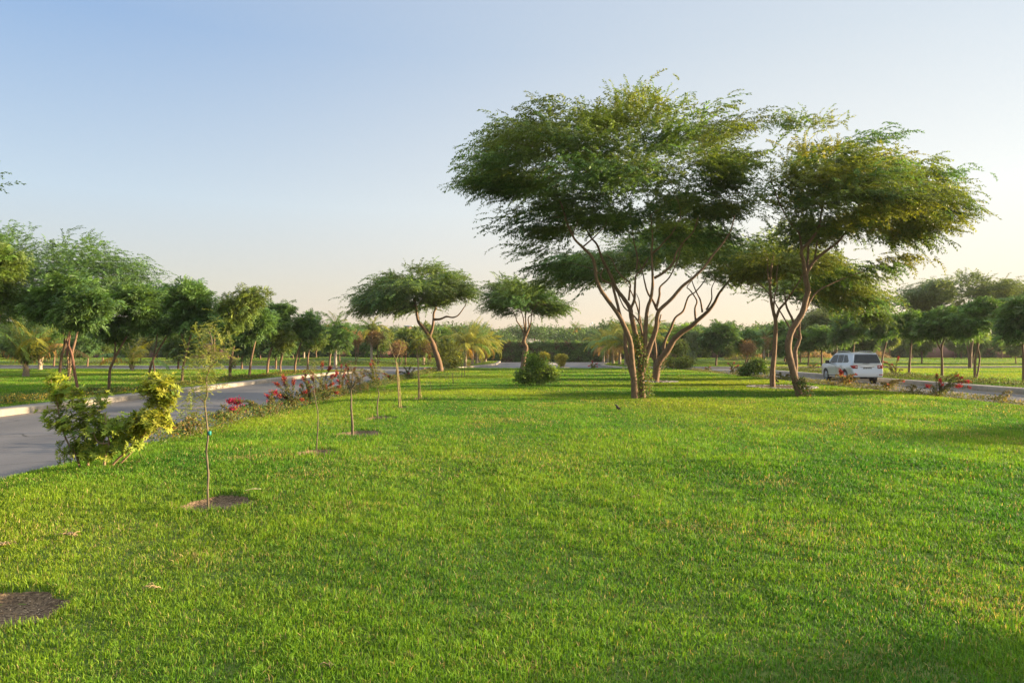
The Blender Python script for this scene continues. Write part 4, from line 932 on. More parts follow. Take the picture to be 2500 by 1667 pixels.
shrub("leafy_shrub", "low yellow-green bush between the leaning tree's trunk and the corner", (1638, 898), 68, -.1, [(1636, 888, 9, 8), (1640, 893, 9, 5)], 18, 170, 404, base_c=MIDG, alt_c=YELG, p_alt=.4, group=GS, scale=(.3, .5), pad=.2)
shrub("leafy_shrub", "bright yellow-green bush right of the leaning umbrella tree trunk", (1106, 900), 66, -.1, [(1106, 882, 17, 17), (1112, 872, 10, 14), (1098, 888, 12, 10)], 44, 480, 405, base_c=(.08, .13, .02), alt_c=(.26, .26, .02), p_alt=.5, scale=(.3, .5), pad=.2)
shrub("wispy_shrub", "olive wispy bush wrapped round the leaning umbrella tree's foot", (1084, 905), 61, -.1, [(1086, 872, 18, 22), (1068, 862, 16, 12), (1100, 855, 14, 14)], 44, 420, 406, base_c=(.07, .085, .035), alt_c=OLIVE, p_alt=.5, scale=(.5, .8), kind='wisp', pad=.3)
shrub("weeping_shrub", "tall pale green column-shaped tree behind the lawn's right corner", (1688, 893), 80, 0, [(1690, 840, 13, 22), (1686, 866, 12, 18), (1694, 825, 10, 14)], 50, 560, 407, base_c=(.11, .16, .09), alt_c=(.16, .20, .10), p_alt=.4, scale=(.5, .8), kind='wisp', pad=.25, cat="tree")
for i, (x, y, Y, cy, rx, ry, lb) in enumerate([(1650, 899, 67, 848, 7, 8, "thin plant with a yellowish tuft, left of the column-shaped tree"), (1664, 898, 70, 850, 8, 12, "taller tufted thin plant touching the column-shaped tree"), (1722, 884, 96, 858, 6, 7, "little bright tuft before the dark hedge left of the full tree"), (1778, 884, 97, 857, 6, 8, "little bright tuft before the dark hedge right of the full tree"), (1797, 884, 98, 855, 9, 6, "spreading small bright tree before the dark hedge")]):
    shrub("tufted_plant", lb, (x, y), Y, .05 if Y > 90 else -.05, [(x, cy, rx, ry), (x + 2, cy + ry, rx * .7, ry)], 16, 170, 420 + i, base_c=(.13, .18, .04), alt_c=(.22, .24, .05), p_alt=.5, scale=(.3, .5), pad=.2, trunks=[[(x, y), (x, (y + cy) / 2), (x, cy + 3)]], cat="plant", group="tufted plants by the far hedge")

# ------------------------------------------------------------------ saplings in the row along the lawn
SG = "row of saplings along the left of the lawn"
def sapling(label, Y, trunks, tufts, nsp, seed, r0=.012, base_c=(.14, .19, .04), alt_c=(.27, .27, .05), p_alt=.4, scale=(.12, .22), kind='wisp', tr=.05, stakes=None, bark=(.12, .095, .06), name="sapling", tie=None):
    r = np.random.default_rng(seed); b = trunks[0][0]; z = float(z_median(P(b[0], b[1], Y)[0], Y)) 
    X = P(b[0], b[1], Y)[0]
    root = empty(name, (X, Y, z), label, "sapling", SG); a = Acc(); limbs = []
    for i, t in enumerate(trunks):
        pts = np.array([P(p[0], p[1], Y) for p in t]);
        if i == 0: pts[0, 2] = z - .03
        pts[1:, 1] += r.normal(0, .01, len(pts) - 1); rr_ = r0 * (1 if i == 0 else .6); limbs.append((pts, np.linspace(rr_, rr_ * .4, len(pts))))
    cl = np.array([P(x, y, Y + r.normal(0, .12)) for x, y in tufts])
    grow(a, limbs, cl, r, bark, fork=limbs[0][0][-2], r_branch=.006, tip_r=.0018, jitter=.08, k=7, twig_k=4, bumpy=.09)
    a.build("trunk", M['bark'], root, smooth=True)
    if nsp:
        k = r.integers(0, len(cl), nsp); Pt = cl[k] + r.normal(0, tr, (nsp, 3)); d = r.normal(0, 1, (nsp, 3)) * [1, 1, .5]
        lf = Acc(); sprays(lf, kind, Pt, d, r.uniform(*scale, nsp), tones(nsp, base_c, alt_c, p_alt, r), r); lf.build("foliage", M['leaf'], root)
    if tie:
        t = Acc(); p = np.array(P(tie[0], tie[1], Y)); box(t, p[0] - .011, p[0] + .014, p[1] - .014, p[1] + .011, p[2] - .02, p[2] + .02, (1, 1, 1)); t.build("tie", simple("teal_tape", (.01, .22, .19), .5, noise=.2, scale=60), root)
    if stakes:
        for s in stakes:
            t = Acc(); pts = np.array([P(s[0][0], s[0][1], Y - .05), P(s[1][0], s[1][1], Y - .05)]); pts[0, 2] = z - .03
            tube(t, np.array([pts[0], pts.mean(0) + r.normal(0, .01, 3), pts[1]]), [.012, .011, .010], 7, (.30, .215, .10)); t.build("stake", M['bark'], root, smooth=True)
    return root
sapling("nearest sapling with a teal tie on its thin trunk, in a bare soil ring", 7.2, [[(510, 1241), (508, 1200), (508, 1153), (504, 1102), (508, 1064), (503, 1023), (499, 982), (504, 967), (505, 944), (504, 925), (510, 901), (515, 871), (519, 835), (512, 808)],
    [(499, 982), (488, 970), (480, 962)], [(510, 901), (525, 885), (540, 872), (552, 856)], [(515, 871), (500, 850), (484, 838)]],
    [(488, 818), (472, 868), (500, 800), (520, 795), (500, 845), (505, 885), (532, 860), (478, 898), (520, 905), (556, 850), (475, 945), (462, 968), (455, 985), (495, 950), (492, 830), (485, 880), (510, 860), (512, 935), (470, 1000), (524, 880), (500, 905), (480, 925), (525, 830)], 420, 501, r0=.0125, scale=(.08, .15), tr=.05, tie=(511.5, 1057))
sapling("hair-thin second sapling leaning before the red flowers", 10.95, [[(771, 1112), (774, 1075), (776, 1040), (776, 1005), (769, 970), (767, 940), (768, 918)], [(769, 970), (762, 950), (757, 930)]], [(762, 905), (772, 896), (768, 925), (758, 935), (778, 930), (765, 950), (755, 900), (770, 880)], 130, 502, r0=.0115, base_c=(.11, .13, .05), scale=(.06, .12), tr=.05)
sapling("third sapling, pruned stout trunk with greyish sprouts on top", 13.6, [[(861, 1063), (860, 1030), (858, 1000), (858, 970), (857, 950)], [(857, 952), (845, 930), (838, 912)], [(857, 952), (870, 935), (888, 926)], [(857, 950), (860, 920), (858, 896)]],
    [(835, 905), (845, 925), (872, 925), (890, 925), (858, 895), (850, 915), (880, 938), (868, 905), (845, 940), (870, 942)], 130, 503, r0=.030, base_c=(.10, .11, .045), alt_c=(.22, .13, .07), scale=(.10, .18), tr=.06)
sapling("fourth sapling, short crooked trunk with a wispy grey top", 16.7, [[(923, 1024), (921, 1000), (922, 980), (925, 962), (921, 947)]], [(912, 925), (930, 935), (922, 905), (938, 950), (915, 890), (932, 912), (905, 940)], 80, 504, r0=.022, base_c=(.09, .11, .05), scale=(.12, .2), tr=.07)
sapling("fifth sapling tied to one pale stake, forked pale stems", 20.0, [[(975, 997), (972, 950), (969, 905), (965, 878), (955, 855), (950, 835)], [(966, 880), (975, 860), (980, 840)]], [(945, 815), (950, 835), (943, 850), (955, 822), (978, 835), (985, 845), (940, 835)], 80, 505, r0=.022, scale=(.12, .22), tr=.07, stakes=[((980, 997), (970, 885))], bark=(.22, .165, .08))
sapling("sixth sapling held by two pale stakes, yellow V-shaped top", 23.4, [[(1024, 976), (1022, 930), (1020, 880), (1018, 858), (1012, 842)], [(1018, 858), (1026, 842), (1034, 830)]], [(1010, 838), (1030, 830), (1040, 822), (1018, 845), (1035, 838), (1014, 828)], 90, 506, r0=.030, base_c=(.24, .24, .03), alt_c=(.40, .34, .03), scale=(.14, .26), tr=.08, stakes=[((1029, 976), (1020, 868)), ((1021, 976), (1023, 866))], bark=(.20, .15, .08))
for i, (x, y, Y, yt, lb, w) in enumerate([(1052, 961, 26.7, 912, "seventh sapling, a bare wavy whip", .009), (1075, 952, 29.3, 906, "eighth sapling, a bare whip nearer the leaning umbrella tree", .009), (1095, 944, 32.0, 903, "ninth sapling, a tilted bare whip", .010),
        (1107, 936, 35.2, 908, "tenth sapling cut back to a dark blunt post", .028), (1116, 929, 38.7, 898, "eleventh sapling, faint whip behind the dark post", .009), (1127, 921, 43.6, 868, "twelfth sapling, dark straight stem with an olive tuft", .026), (1135, 919, 45.5, 866, "thirteenth sapling, dark stem beside its twin", .026), (1143, 913, 50, 888, "last faint sapling before the palm avenue", .010)]):
    sapling(lb, Y, [[(x, y), (x - 1 + (i % 3), y - (y - yt) * .35), (x - 2, y - (y - yt) * .7), (x - 3 if i != 3 else x, yt)]], [(x - 3, yt), (x + 2, yt + 6), (x - 6, yt + 8)] if w != .028 else [(x - 1, yt), (x - 4, yt + 5)], 26 if 'tuft' not in lb and 'twin' not in lb else 90, 510 + i, r0=w, base_c=(.09, .12, .04), scale=(.15, .3), tr=.10 if w < .02 else .25, name="sapling")
for i, (x, y, Y, yt, lb) in enumerate([(1493, 908, 54, 884, "thin bare whip left of the tallest tree's trunk, farther off"), (1527, 914, 49, 893, "thin bare whip right by the tallest tree's trunk"), (1644, 905, 57, 880, "thin whip in a small ring right of the leaning tree")]):
    sapling(lb, Y, [[(x, y), (x + 1, (y + yt) / 2), (x + 3, yt)], [(x, y), (x - 4, (y + yt) / 2), (x - 6, yt + 2)]], [(x, yt), (x - 4, yt + 6)], 16, 530 + i, r0=.012, base_c=(.1, .13, .05), scale=(.15, .25), tr=.1)

# ------------------------------------------------------------------ bougainvillea
PINK = (.34, .014, .060); RED = (.24, .026, .028)
def bougainvillea(label, px, Y, z, tips, seed, col=RED, low=200, fl=1.0, side=1, group="flowering bushes along the left lawn edge", leafc=(.045, .085, .022), name="flowering_bush", spread=.5):
    r = np.random.default_rng(seed); X = (px - 1250) * Y / FPX
    root = empty(name, (X, Y, z), label, "flowering bush", group); st = Acc(); lf = Acc(); fws = []
    LP = []; LD = []; 
    for (tx, ty, flower) in tips:
        b = np.array([X + r.normal(0, .12), Y + r.normal(0, .15), z - .03]); t = np.array(P(tx, ty, Y + r.normal(0, .25)))
        t2 = b + (t - b) * .5 + np.array([0, 0, .10 + .12 * np.linalg.norm(t - b)]); t1 = b + (t - b) * .2 + np.array([0, 0, .12])
        p, rd = smooth_path([b, t1, t2, t], [.010, .008, .006, .004], 5); tube(st, p, rd, 5, (.17, .13, .09))
        L = np.linalg.norm(np.diff(p, axis=0), axis=1).sum(); n = int(90 + 150 * L)
        u = r.uniform(.15, 1, n) * (len(p) - 1); i0 = np.minimum(u.astype(int), len(p) - 2); fr = (u - i0)[:, None]; q = p[i0] * (1 - fr) + p[i0 + 1] * fr
        LP.append(q + r.normal(0, .022, (n, 3))); LD.append(r.normal(0, 1, (n, 3)) + [0, 0, .2])
        if flower:
            m = int(115 * flower * fl); ax = norm(p[-1] - p[-3]); c = t; s = .036 * (.7 + .45 * flower); fw = Acc()
            q = c + ax * r.normal(0, s * 1.25, (m, 1)) + r.normal(0, s * .65, (m, 3)); cc = np.array(col) * (1 + r.normal(0, .3, (m, 1))).clip(.35, 1.7)
            k = r.random(m) < .15; cc[k] = np.array((.50, .14, .03))
            diamonds(fw, q, r.normal(0, 1, (m, 3)) + ax, r.normal(0, 1, (m, 3)), r.uniform(.03, .055, m), r.uniform(.022, .036, m), cc); fws.append(fw)
    if low:
        q = np.array([X, Y, z]) + r.normal(0, 1, (low, 3)) * [spread * .7, spread, .09] + [0, 0, .15]; q[:, 2] = np.maximum(q[:, 2], z + .01); LP.append(q); LD.append(r.normal(0, 1, (low, 3)))
    LP = np.vstack(LP); LD = np.vstack(LD); n = len(LP); sz = 1 if Y < 30 else 1.4
    C = tones(n, leafc, (.16, .14, .04), .3, r, .25); k = r.random(n) < .10; C[k] = np.array((.32, .17, .05))
    diamonds(lf, LP, LD, r.normal(0, 1, (n, 3)) + [0, 0, .5], r.uniform(.032, .058, n) * sz, r.uniform(.018, .032, n) * sz, C)
    st.build("stems", M['bark'], root, smooth=True); lf.build("foliage", M['leaf'], root)
    for fw in fws: fw.build("flower_cluster", M['petal'], root)
bougainvillea("bush with two long arching wands ending in deep pink plumes over the road", 642, 18.2, -.1, [(578, 981, 2.6), (580, 1002, 2.6), (566, 978, 1.6), (566, 999, 1.6), (607, 985, 0), (655, 992, 0), (615, 1000, 0)], 601, PINK, 160)
bougainvillea("bush of many red-tipped wands left of the second sapling", 712, 20.8, -.1, [(693, 922, 1), (695, 933, 1), (716, 934, 1), (677, 939, 1), (668, 957, .8), (664, 972, 1), (683, 965, .8), (695, 968, .8), (744, 957, .7), (735, 975, .5), (700, 950, 0), (725, 955, 0)], 602, RED, 320)
bougainvillea("tallest red flowering bush with upright wands behind the second sapling", 790, 24.4, -.1, [(787, 890, 1.0), (805, 899, 1.5), (761, 911, 1), (810, 918, 1), (820, 915, 1), (761, 923, 1), (774, 951, .8), (795, 944, 1), (811, 938, .8), (827, 944, .9), (809, 951, .8), (820, 958, .8), (780, 930, 0), (790, 915, 0), (750, 965, .6)], 603, RED, 420)
bougainvillea("dark red bush behind the pruned third sapling", 862, 29, -.1, [(850, 901, .9), (865, 901, .8), (860, 905, .6), (845, 892, .6), (832, 905, 0), (880, 925, 0), (888, 918, .5), (872, 915, 0), (878, 930, .4)], 604, (.28, .02, .03), 380)
bougainvillea("dark bush with one high red tip left of the staked sapling", 918, 34, -.1, [(910, 884, 1.1), (905, 891, .8), (908, 899, .6), (884, 912, .5), (918, 915, .5), (900, 920, 0), (925, 925, .3), (882, 900, 0)], 605, (.30, .02, .03), 380)
bougainvillea("low dull red bush behind the fifth sapling's stake", 957, 38, -.1, [(940, 913, .9), (949, 919, .9), (957, 923, .6), (935, 920, 0), (965, 915, 0), (970, 905, .2)], 606, (.30, .03, .04), 320)
bougainvillea("sparse dark bush between the two staked saplings", 1000, 43, -.1, [(976, 908, .5), (998, 911, .6), (985, 895, 0), (1002, 895, 0), (1012, 900, .2), (992, 905, 0)], 607, (.25, .03, .05), 320)
bougainvillea("low weedy bush with pinkish flowers beside the umbrella tree's foot", 1038, 53, -.1, [(1037, 899, .6), (1052, 898, .5), (1030, 905, 0), (1045, 905, 0), (1060, 903, 0)], 608, (.5, .30, .28), 260)
bougainvillea("scraggly yellowish plant left of the nearest sapling by the road", 462, 14.2, -.1, [(475, 1008, 0), (470, 1020, 0), (457, 1018, 0), (448, 1035, 0), (430, 1045, 0), (415, 1050, 0), (478, 1035, 0)], 609, RED, 200, leafc=(.12, .13, .03))
bougainvillea("pale dry tipped plant right of the nearest sapling by the road", 540, 16.2, -.1, [(540, 990, 0), (538, 1005, 0), (528, 1010, 0), (556, 1015, 0), (512, 1018, 0), (572, 1018, 0)], 610, RED, 300, leafc=(.12, .14, .03))
bougainvillea("upright green-stemmed bush with small pink heads between the two red bushes", 748, 22.4, -.1, [(740, 925, .8), (752, 935, .7), (735, 940, .6), (758, 945, .8), (745, 915, .7), (765, 955, .5), (730, 950, 0)], 611, (.30, .03, .06), 260)
bougainvillea("leggy bush with pinkish heads just left of the pruned sapling", 830, 26.8, -.1, [(822, 910, .8), (838, 920, .7), (842, 905, .6), (825, 930, .6), (846, 932, .5), (833, 895, .5)], 612, (.28, .03, .06), 260)
bougainvillea("short bush with three pink heads left of the many-wanded red one", 668, 19.2, -.1, [(655, 968, .8), (672, 958, .8), (660, 980, .6), (684, 985, .4)], 613, (.32, .02, .06), 220)
GR = "flowering bushes along the right lawn edge"
bougainvillea("dark arching plant with dull red tips, left of the bright green shrub", 1790, 52, -.1, [(1779, 888, .8), (1792, 886, 1.0), (1802, 893, 1.2), (1806, 903, 1.2), (1818, 893, .6), (1783, 900, .4), (1813, 905, .6), (1796, 895, .5)], 621, (.26, .02, .05), 260, group=GR)
bougainvillea("little low reddish plant at the lawn's right corner", 1727, 60, -.1, [(1722, 898, .3), (1733, 895, .5), (1718, 903, 0), (1738, 902, 0)], 622, (.3, .04, .04), 200, group=GR)
bougainvillea("low leafy straggle left of the crooked trunk's ivy", 1915, 42, -.1, [(1895, 915, 0), (1905, 910, .2), (1925, 915, .2), (1935, 918, 0), (1885, 920, 0), (1945, 925, 0)], 623, (.35, .06, .04), 420, group=GR)
bougainvillea("straw-coloured bush with one bright red upright plume before the car", 2062, 34.5, -.1, [(2053, 908, 2.6), (2054, 916, 2.0), (2063, 920, .3), (2088, 914, .4), (2030, 925, 0), (2040, 915, 0), (2080, 918, .2), (2096, 925, 0), (2075, 930, .4), (2020, 930, 0)], 624, (.62, .04, .02), 520, group=GR, leafc=(.22, .19, .09), spread=.55)
bougainvillea("low orange-leaved bush right of the car with one pink flower", 2165, 31, -.1, [(2166, 939, .9), (2150, 935, 0), (2205, 930, .4), (2195, 935, 0), (2180, 945, 0), (2140, 950, 0), (2210, 928, 0)], 625, (.6, .03, .10), 420, group=GR, leafc=(.12, .12, .03))
bougainvillea("straggling yellowish bush between the two pink-flowered ones", 2222, 28.2, -.1, [(2212, 945, 0), (2235, 945, 0), (2225, 940, 0)], 626, RED, 320, group=GR, leafc=(.14, .12, .04))
bougainvillea("largest right edge bush with crimson tips spread to the right", 2288, 26.3, -.1, [(2295, 930, 1.5), (2266, 942, 1.4), (2287, 917, .5), (2345, 933, 1.3), (2362, 931, 1.4), (2340, 942, 1.2), (2366, 946, .6), (2300, 940, .7), (2245, 950, 0), (2335, 918, .5), (2330, 955, 0), (2338, 910, 0), (2345, 922, .5)], 627, (.50, .02, .05), 560, group=GR, spread=.7)
bougainvillea("last low twiggy plant at the right end of the lawn edge", 2442, 23.4, -.1, [(2472, 957, 0), (2465, 965, 0), (2430, 975, 0), (2420, 975, 0), (2455, 975, .1)], 628, RED, 200, group=GR, leafc=(.12, .12, .04))
bougainvillea("dark wands with dull red tips beyond the right kerb beside the car", 2185, 47, -.0, [(2193, 875, 1.3), (2159, 884, .8), (2155, 892, .7), (2178, 890, .8), (2165, 885, .5), (2190, 898, 0), (2170, 900, 0), (2205, 903, 0)], 629, (.30, .02, .03), 140, group="flowering bushes beyond the right kerb")
bougainvillea("spiky dark red plant left of the car beyond the kerb", 1985, 58, -.0, [(1978, 892, .8), (1985, 893, .8), (1992, 890, .7), (1998, 895, .5), (1972, 897, .4)], 630, (.22, .02, .03), 120, group="flowering bushes beyond the right kerb")
bougainvillea("small crimson plant at the lawn's far end before the road", 1448, 68, -.1, [(1446, 884, 1.6), (1456, 888, 1.3), (1438, 893, 1.0), (1452, 893, 1), (1458, 895, .8), (1443, 889, .6)], 631, (.42, .01, .05), 30, group="crimson plants at the lawn's far end", spread=.2)
bougainvillea("small dull crimson plant behind the kinked tree trunk", 1292, 69, -.1, [(1285, 893, 1.0), (1293, 895, 1.2), (1300, 892, .9), (1278, 896, .6)], 632, (.30, .02, .06), 60, group="crimson plants at the lawn's far end", spread=.3)

# low plants that trail along edges: nobody could count them
def trailing(name, label, pts, n, width, hh, seed, cols, size=1.0):
    r = np.random.default_rng(seed); pts = np.array(pts, float); u = r.uniform(0, len(pts) - 1.001, n); i = u.astype(int); f = (u - i)[:, None]
    q = pts[i] * (1 - f) + pts[i + 1] * f; q[:, :2] += r.normal(0, width, (n, 2)); lum = vnoise(q[:, 0] + 50, q[:, 1] + 50, .55, seed) * .6 + vnoise(q[:, 0] + 50, q[:, 1] + 50, 2.1, seed + 1) * .6
    keep = lum > .36; q = q[keep]; lum = lum[keep]; n = len(q); q[:, 2] += hh * lum * r.uniform(0, 1, n) ** .7
    C = np.array(cols)[r.integers(0, len(cols), n)] * (1 + r.normal(0, .2, (n, 1))).clip(.4, 1.6)
    a = Acc(); diamonds(a, q, r.normal(0, 1, (n, 3)) + [0, 0, .7], r.normal(0, 1, (n, 3)), r.uniform(.03, .07, n) * size, r.uniform(.014, .03, n) * size, C)
    tag(a.build(name, M['leaf']), label, "plants", kind="stuff")
trailing("undergrowth", "low yellowish plants trailing along the lawn's left edge", [(-6.85, y, -.11) for y in range(13, 62, 2)], 26000, .22, .42, 1, [(.07, .13, .02), (.11, .16, .03), (.17, .16, .03), (.26, .19, .04), (.06, .11, .03), (.08, .15, .03)], 1.15)
trailing("undergrowth", "low plants trailing along the lawn's right edge", [(16.3, y, -.11) for y in range(20, 66, 2)], 15000, .2, .30, 2, [(.07, .10, .02), (.13, .14, .03), (.20, .15, .05), (.10, .12, .06)], 1.3)
trailing("undergrowth", "weeds along the verge behind the left kerb", [(-16.6, y, -.07) for y in range(18, 60, 2)], 26000, .35, .32, 3, [(.05, .09, .02), (.10, .13, .02), (.30, .22, .03), (.06, .08, .03)], 1.4)
trailing("undergrowth", "weeds along the verge behind the right kerb", [(24.3, y, -.01) for y in range(28, 66, 2)], 20000, .45, .38, 4, [(.05, .08, .02), (.09, .11, .03), (.12, .12, .04)], 1.5)
trailing("undergrowth", "weeds along the far road's left verge", [(x, 81.5 - (x + 5) * .11 - (1.5 if x > -12 else 0), -.02) for x in range(-60, -8, 3)], 11000, .6, .7, 5, [(.05, .09, .02), (.10, .12, .02), (.12, .12, .05)], 2.4)

# ------------------------------------------------------------------ climbers on trunks
def climber(label, path, rad, n, seed, base_c=(.05, .10, .03), alt_c=(.16, .18, .05)):
    r = np.random.default_rng(seed); p = np.array(path, float); root = empty("ivy_plant", tuple(p[0]), label, "climbing plant"); st = Acc()
    ps, _ = smooth_path(p, np.zeros(len(p)), 6); t = np.linspace(0, 1, len(ps))
    for k in range(4):
        ph = k * 1.6; q = ps + np.column_stack([np.cos(t * 7 + ph), np.sin(t * 7 + ph), np.zeros(len(ps))]) * rad * .8; tube(st, q, .010, 4, (.16, .11, .07))
    u = r.uniform(0, 1, n) ** .8 * (len(ps) - 1.01); i = u.astype(int); q = ps[i] + (ps[i + 1] - ps[i]) * (u - i)[:, None]
    a = r.uniform(0, 6.28, n); rr_ = rad * r.uniform(.7, 1.6, n); w = (1 - .45 * u / len(ps)); q += np.column_stack([np.cos(a) * rr_ * w, np.sin(a) * rr_ * w, r.normal(0, .05, n)])
    D = np.column_stack([np.cos(a), np.sin(a), np.full(n, -.6)]) + r.normal(0, .5, (n, 3)); C = tones(n, base_c, alt_c, .35, r, .25); k = r.random(n) < .07; C[k] = (.28, .14, .05)
    lf = Acc(); diamonds(lf, q, D, np.column_stack([np.cos(a), np.sin(a), np.full(n, .5)]), r.uniform(.05, .10, n), r.uniform(.035, .07, n), C)
    st.build("stems", M['bark'], root, smooth=True); lf.build("leaves", M['soft_leaf'], root)
climber("ivy wrapped round the right stem of the tallest tree", [P(*q, YA + .12) for q in [(1572, 975), (1575, 945), (1573, 915), (1567, 885), (1560, 850), (1553, 815)]], .22, 1500, 701, (.07, .14, .035), (.22, .25, .06))
climber("leafy creeper climbing the foot of the crooked trunk", [P(x, y, YC - .02) for x, y in [(1962, 968), (1960, 950), (1955, 935), (1950, 922)]], .24, 620, 702, (.04, .09, .025), (.14, .16, .05))
climber("creeper on the trunk leaning right behind the tallest tree", [P(*q, YB) for q in [(1610, 905), (1614, 880), (1628, 860)]], .28, 260, 703)
climber("creeper hanging from the trunk of the large airy tree", [P(*q, 36) for q in [(168, 935), (166, 900), (162, 872), (160, 850)]], .30, 620, 704, (.05, .10, .03), (.15, .15, .04))
climber("creeper beside the thick blunt trunk of the olive toned tree", [P(*q, 40.6) for q in [(566, 900), (570, 890), (568, 875)]], .16, 200, 705)

# ------------------------------------------------------------------ soil rings and pebbles
def soil_disc(cx, cy, rx, ry, z, name="soil_patch"):
    A = Acc(); nr, na = 6, 36; V = []
    for r_ in range(nr + 1):
        for k in range(na):
            an = 2 * math.pi * k / na; q = 1 + .06 * math.sin(3 * an + cx) + .04 * math.sin(5 * an); V.append((cx + rx * q * r_ / nr * math.cos(an), cy + ry * q * r_ / nr * math.sin(an), z + .03 * (1 - r_ / nr)))
    A.add(V, [(r_ * na + k, r_ * na + (k + 1) % na, (r_ + 1) * na + (k + 1) % na, (r_ + 1) * na + k) for r_ in range(nr) for k in range(na)]); tag(A.build(name, M['soil'], smooth=True), kind="structure")
DX, DY_ = G(1912, 946.5)[:2]
soil_disc(DX, DY_, 1.35, 1.35, .045)
BX, BY = G(1612, 933)[:2]; soil_disc(BX, BY, .75, .75, .045)
def pebbles(label, cx, cy, R, n, seed, z=.03, size=1.0):
    r = np.random.default_rng(seed); a = Acc()
    for k in range(n):
        an = r.uniform(0, 6.28); rr_ = R * (1 + .06 * math.sin(3 * an + cx)) + r.normal(0, .05); s = r.uniform(.018, .045) * size; c = np.array([cx + rr_ * math.cos(an), cy + rr_ * math.sin(an), z + s * .4])
        V = norm(np.array([[1, 0, 0], [-1, 0, 0], [0, 1, 0], [0, -1, 0], [0, 0, 1], [0, 0, -1]]) + r.normal(0, .15, (6, 3))) * s * [1.2, 1, .8] + c
        a.add(V, [(0, 2, 4), (2, 1, 4), (1, 3, 4), (3, 0, 4), (2, 0, 5), (1, 2, 5), (3, 1, 5), (0, 3, 5)], np.full(3, r.uniform(.25, .55)) * [1, .95, .88])
    tag(a.build("gravel", M['bark'], smooth=True), label, "gravel", kind="stuff")
pebbles("ring of pebbles round the slender trunk", DX, DY_, 1.42, 700, 1)
pebbles("ring of pebbles right of the leaning tree", BX, BY, .80, 320, 2)

for i_, (cx, cy, rr0, _) in enumerate(PITS[:4]):
    r = np.random.default_rng(60 + i_); a = Acc()
    for k in range(int(260 * rr0 / .37)):
        an = r.uniform(0, 6.28); q = rr0 * math.sqrt(r.random()) * .95; x, y = cx + q * math.cos(an), cy + q * math.sin(an); s = r.uniform(.003, .011); c = np.array([x, y, float(z_median(x, y)) + .012])
        if k % 3 == 0: d = norm(r.normal(0, 1, 3) * [1, 1, .1]); tube(a, np.array([c, c + d * r.uniform(.02, .06)]), [.0012, .001], 4, np.array((.42, .32, .2)) * r.uniform(.6, 1.1)); continue
        V = norm(np.array([[1, 0, 0], [-1, 0, 0], [0, 1, 0], [0, -1, 0], [0, 0, 1], [0, 0, -1]]) + r.normal(0, .2, (6, 3))) * s + c
        a.add(V, [(0, 2, 4), (2, 1, 4), (1, 3, 4), (3, 0, 4), (2, 0, 5), (1, 2, 5), (3, 1, 5), (0, 3, 5)], np.array((.24, .18, .12)) * r.uniform(.5, 1.4))
    tag(a.build("soil_crumbs", M['bark']), "crumbs and dry stalks lying on the bare soil", "crumbs", kind="stuff")
# small dry litter on the lawn
def litter(label, px, py, n, rad, seed, L=(.03, .065), name="dry_grass_clump", cat="dry clump"):
    r = np.random.default_rng(seed); g = G(px, py, .03); a = Acc()
    for k in range(n):
        b = np.array(g) + r.normal(0, 1, 3) * [rad, rad * .5, .004]; d = norm(r.normal(0, 1, 3) * [1, .6, .12]); l = r.uniform(*L); m_ = b + d * l * .5 + [0, 0, .012]
        tube(a, np.array([b, m_, b + d * l]), [.0025, .0035, .002], 4, np.array((.34, .24, .12)) * r.uniform(.7, 1.2))
    tag(a.build(name, M['bark']), label, cat)
litter("straw-coloured dry tuft left of the near soil ring", 170, 1303, 34, .035, 1)
litter("orange-brown dry tuft at the left edge of the lawn", 12, 1327, 24, .04, 2)
litter("curled dry leaf on the lawn right of the nearest bare patch", 375, 1432, 9, .015, 3, (.03, .06), "dry_leaf", "leaf")
litter("pale dry leaf low in the middle of the lawn", 803, 1625, 8, .012, 4, (.03, .05), "dry_leaf", "leaf")
litter("pale dry scrap on the lawn midway to the trees", 1550, 1213, 8, .02, 5, (.03, .05), "dry_leaf", "leaf")
a = Acc(); p0 = np.array(G(598, 1197, .045)); p1 = np.array(G(638, 1193, .05)); tube(a, np.array([p0, (p0 + p1) / 2 + [0, 0, .012], p1]), [.006, .005, .003], 5, (.52, .42, .28)); tag(a.build("fallen_twig", M['bark']), "short pale twig lying right of the nearest sapling", "twig")
litter("brown seed scrap on the lawn by the right edge bush", 2040, 950, 6, .04, 6, (.04, .08), "dry_leaf", "leaf")

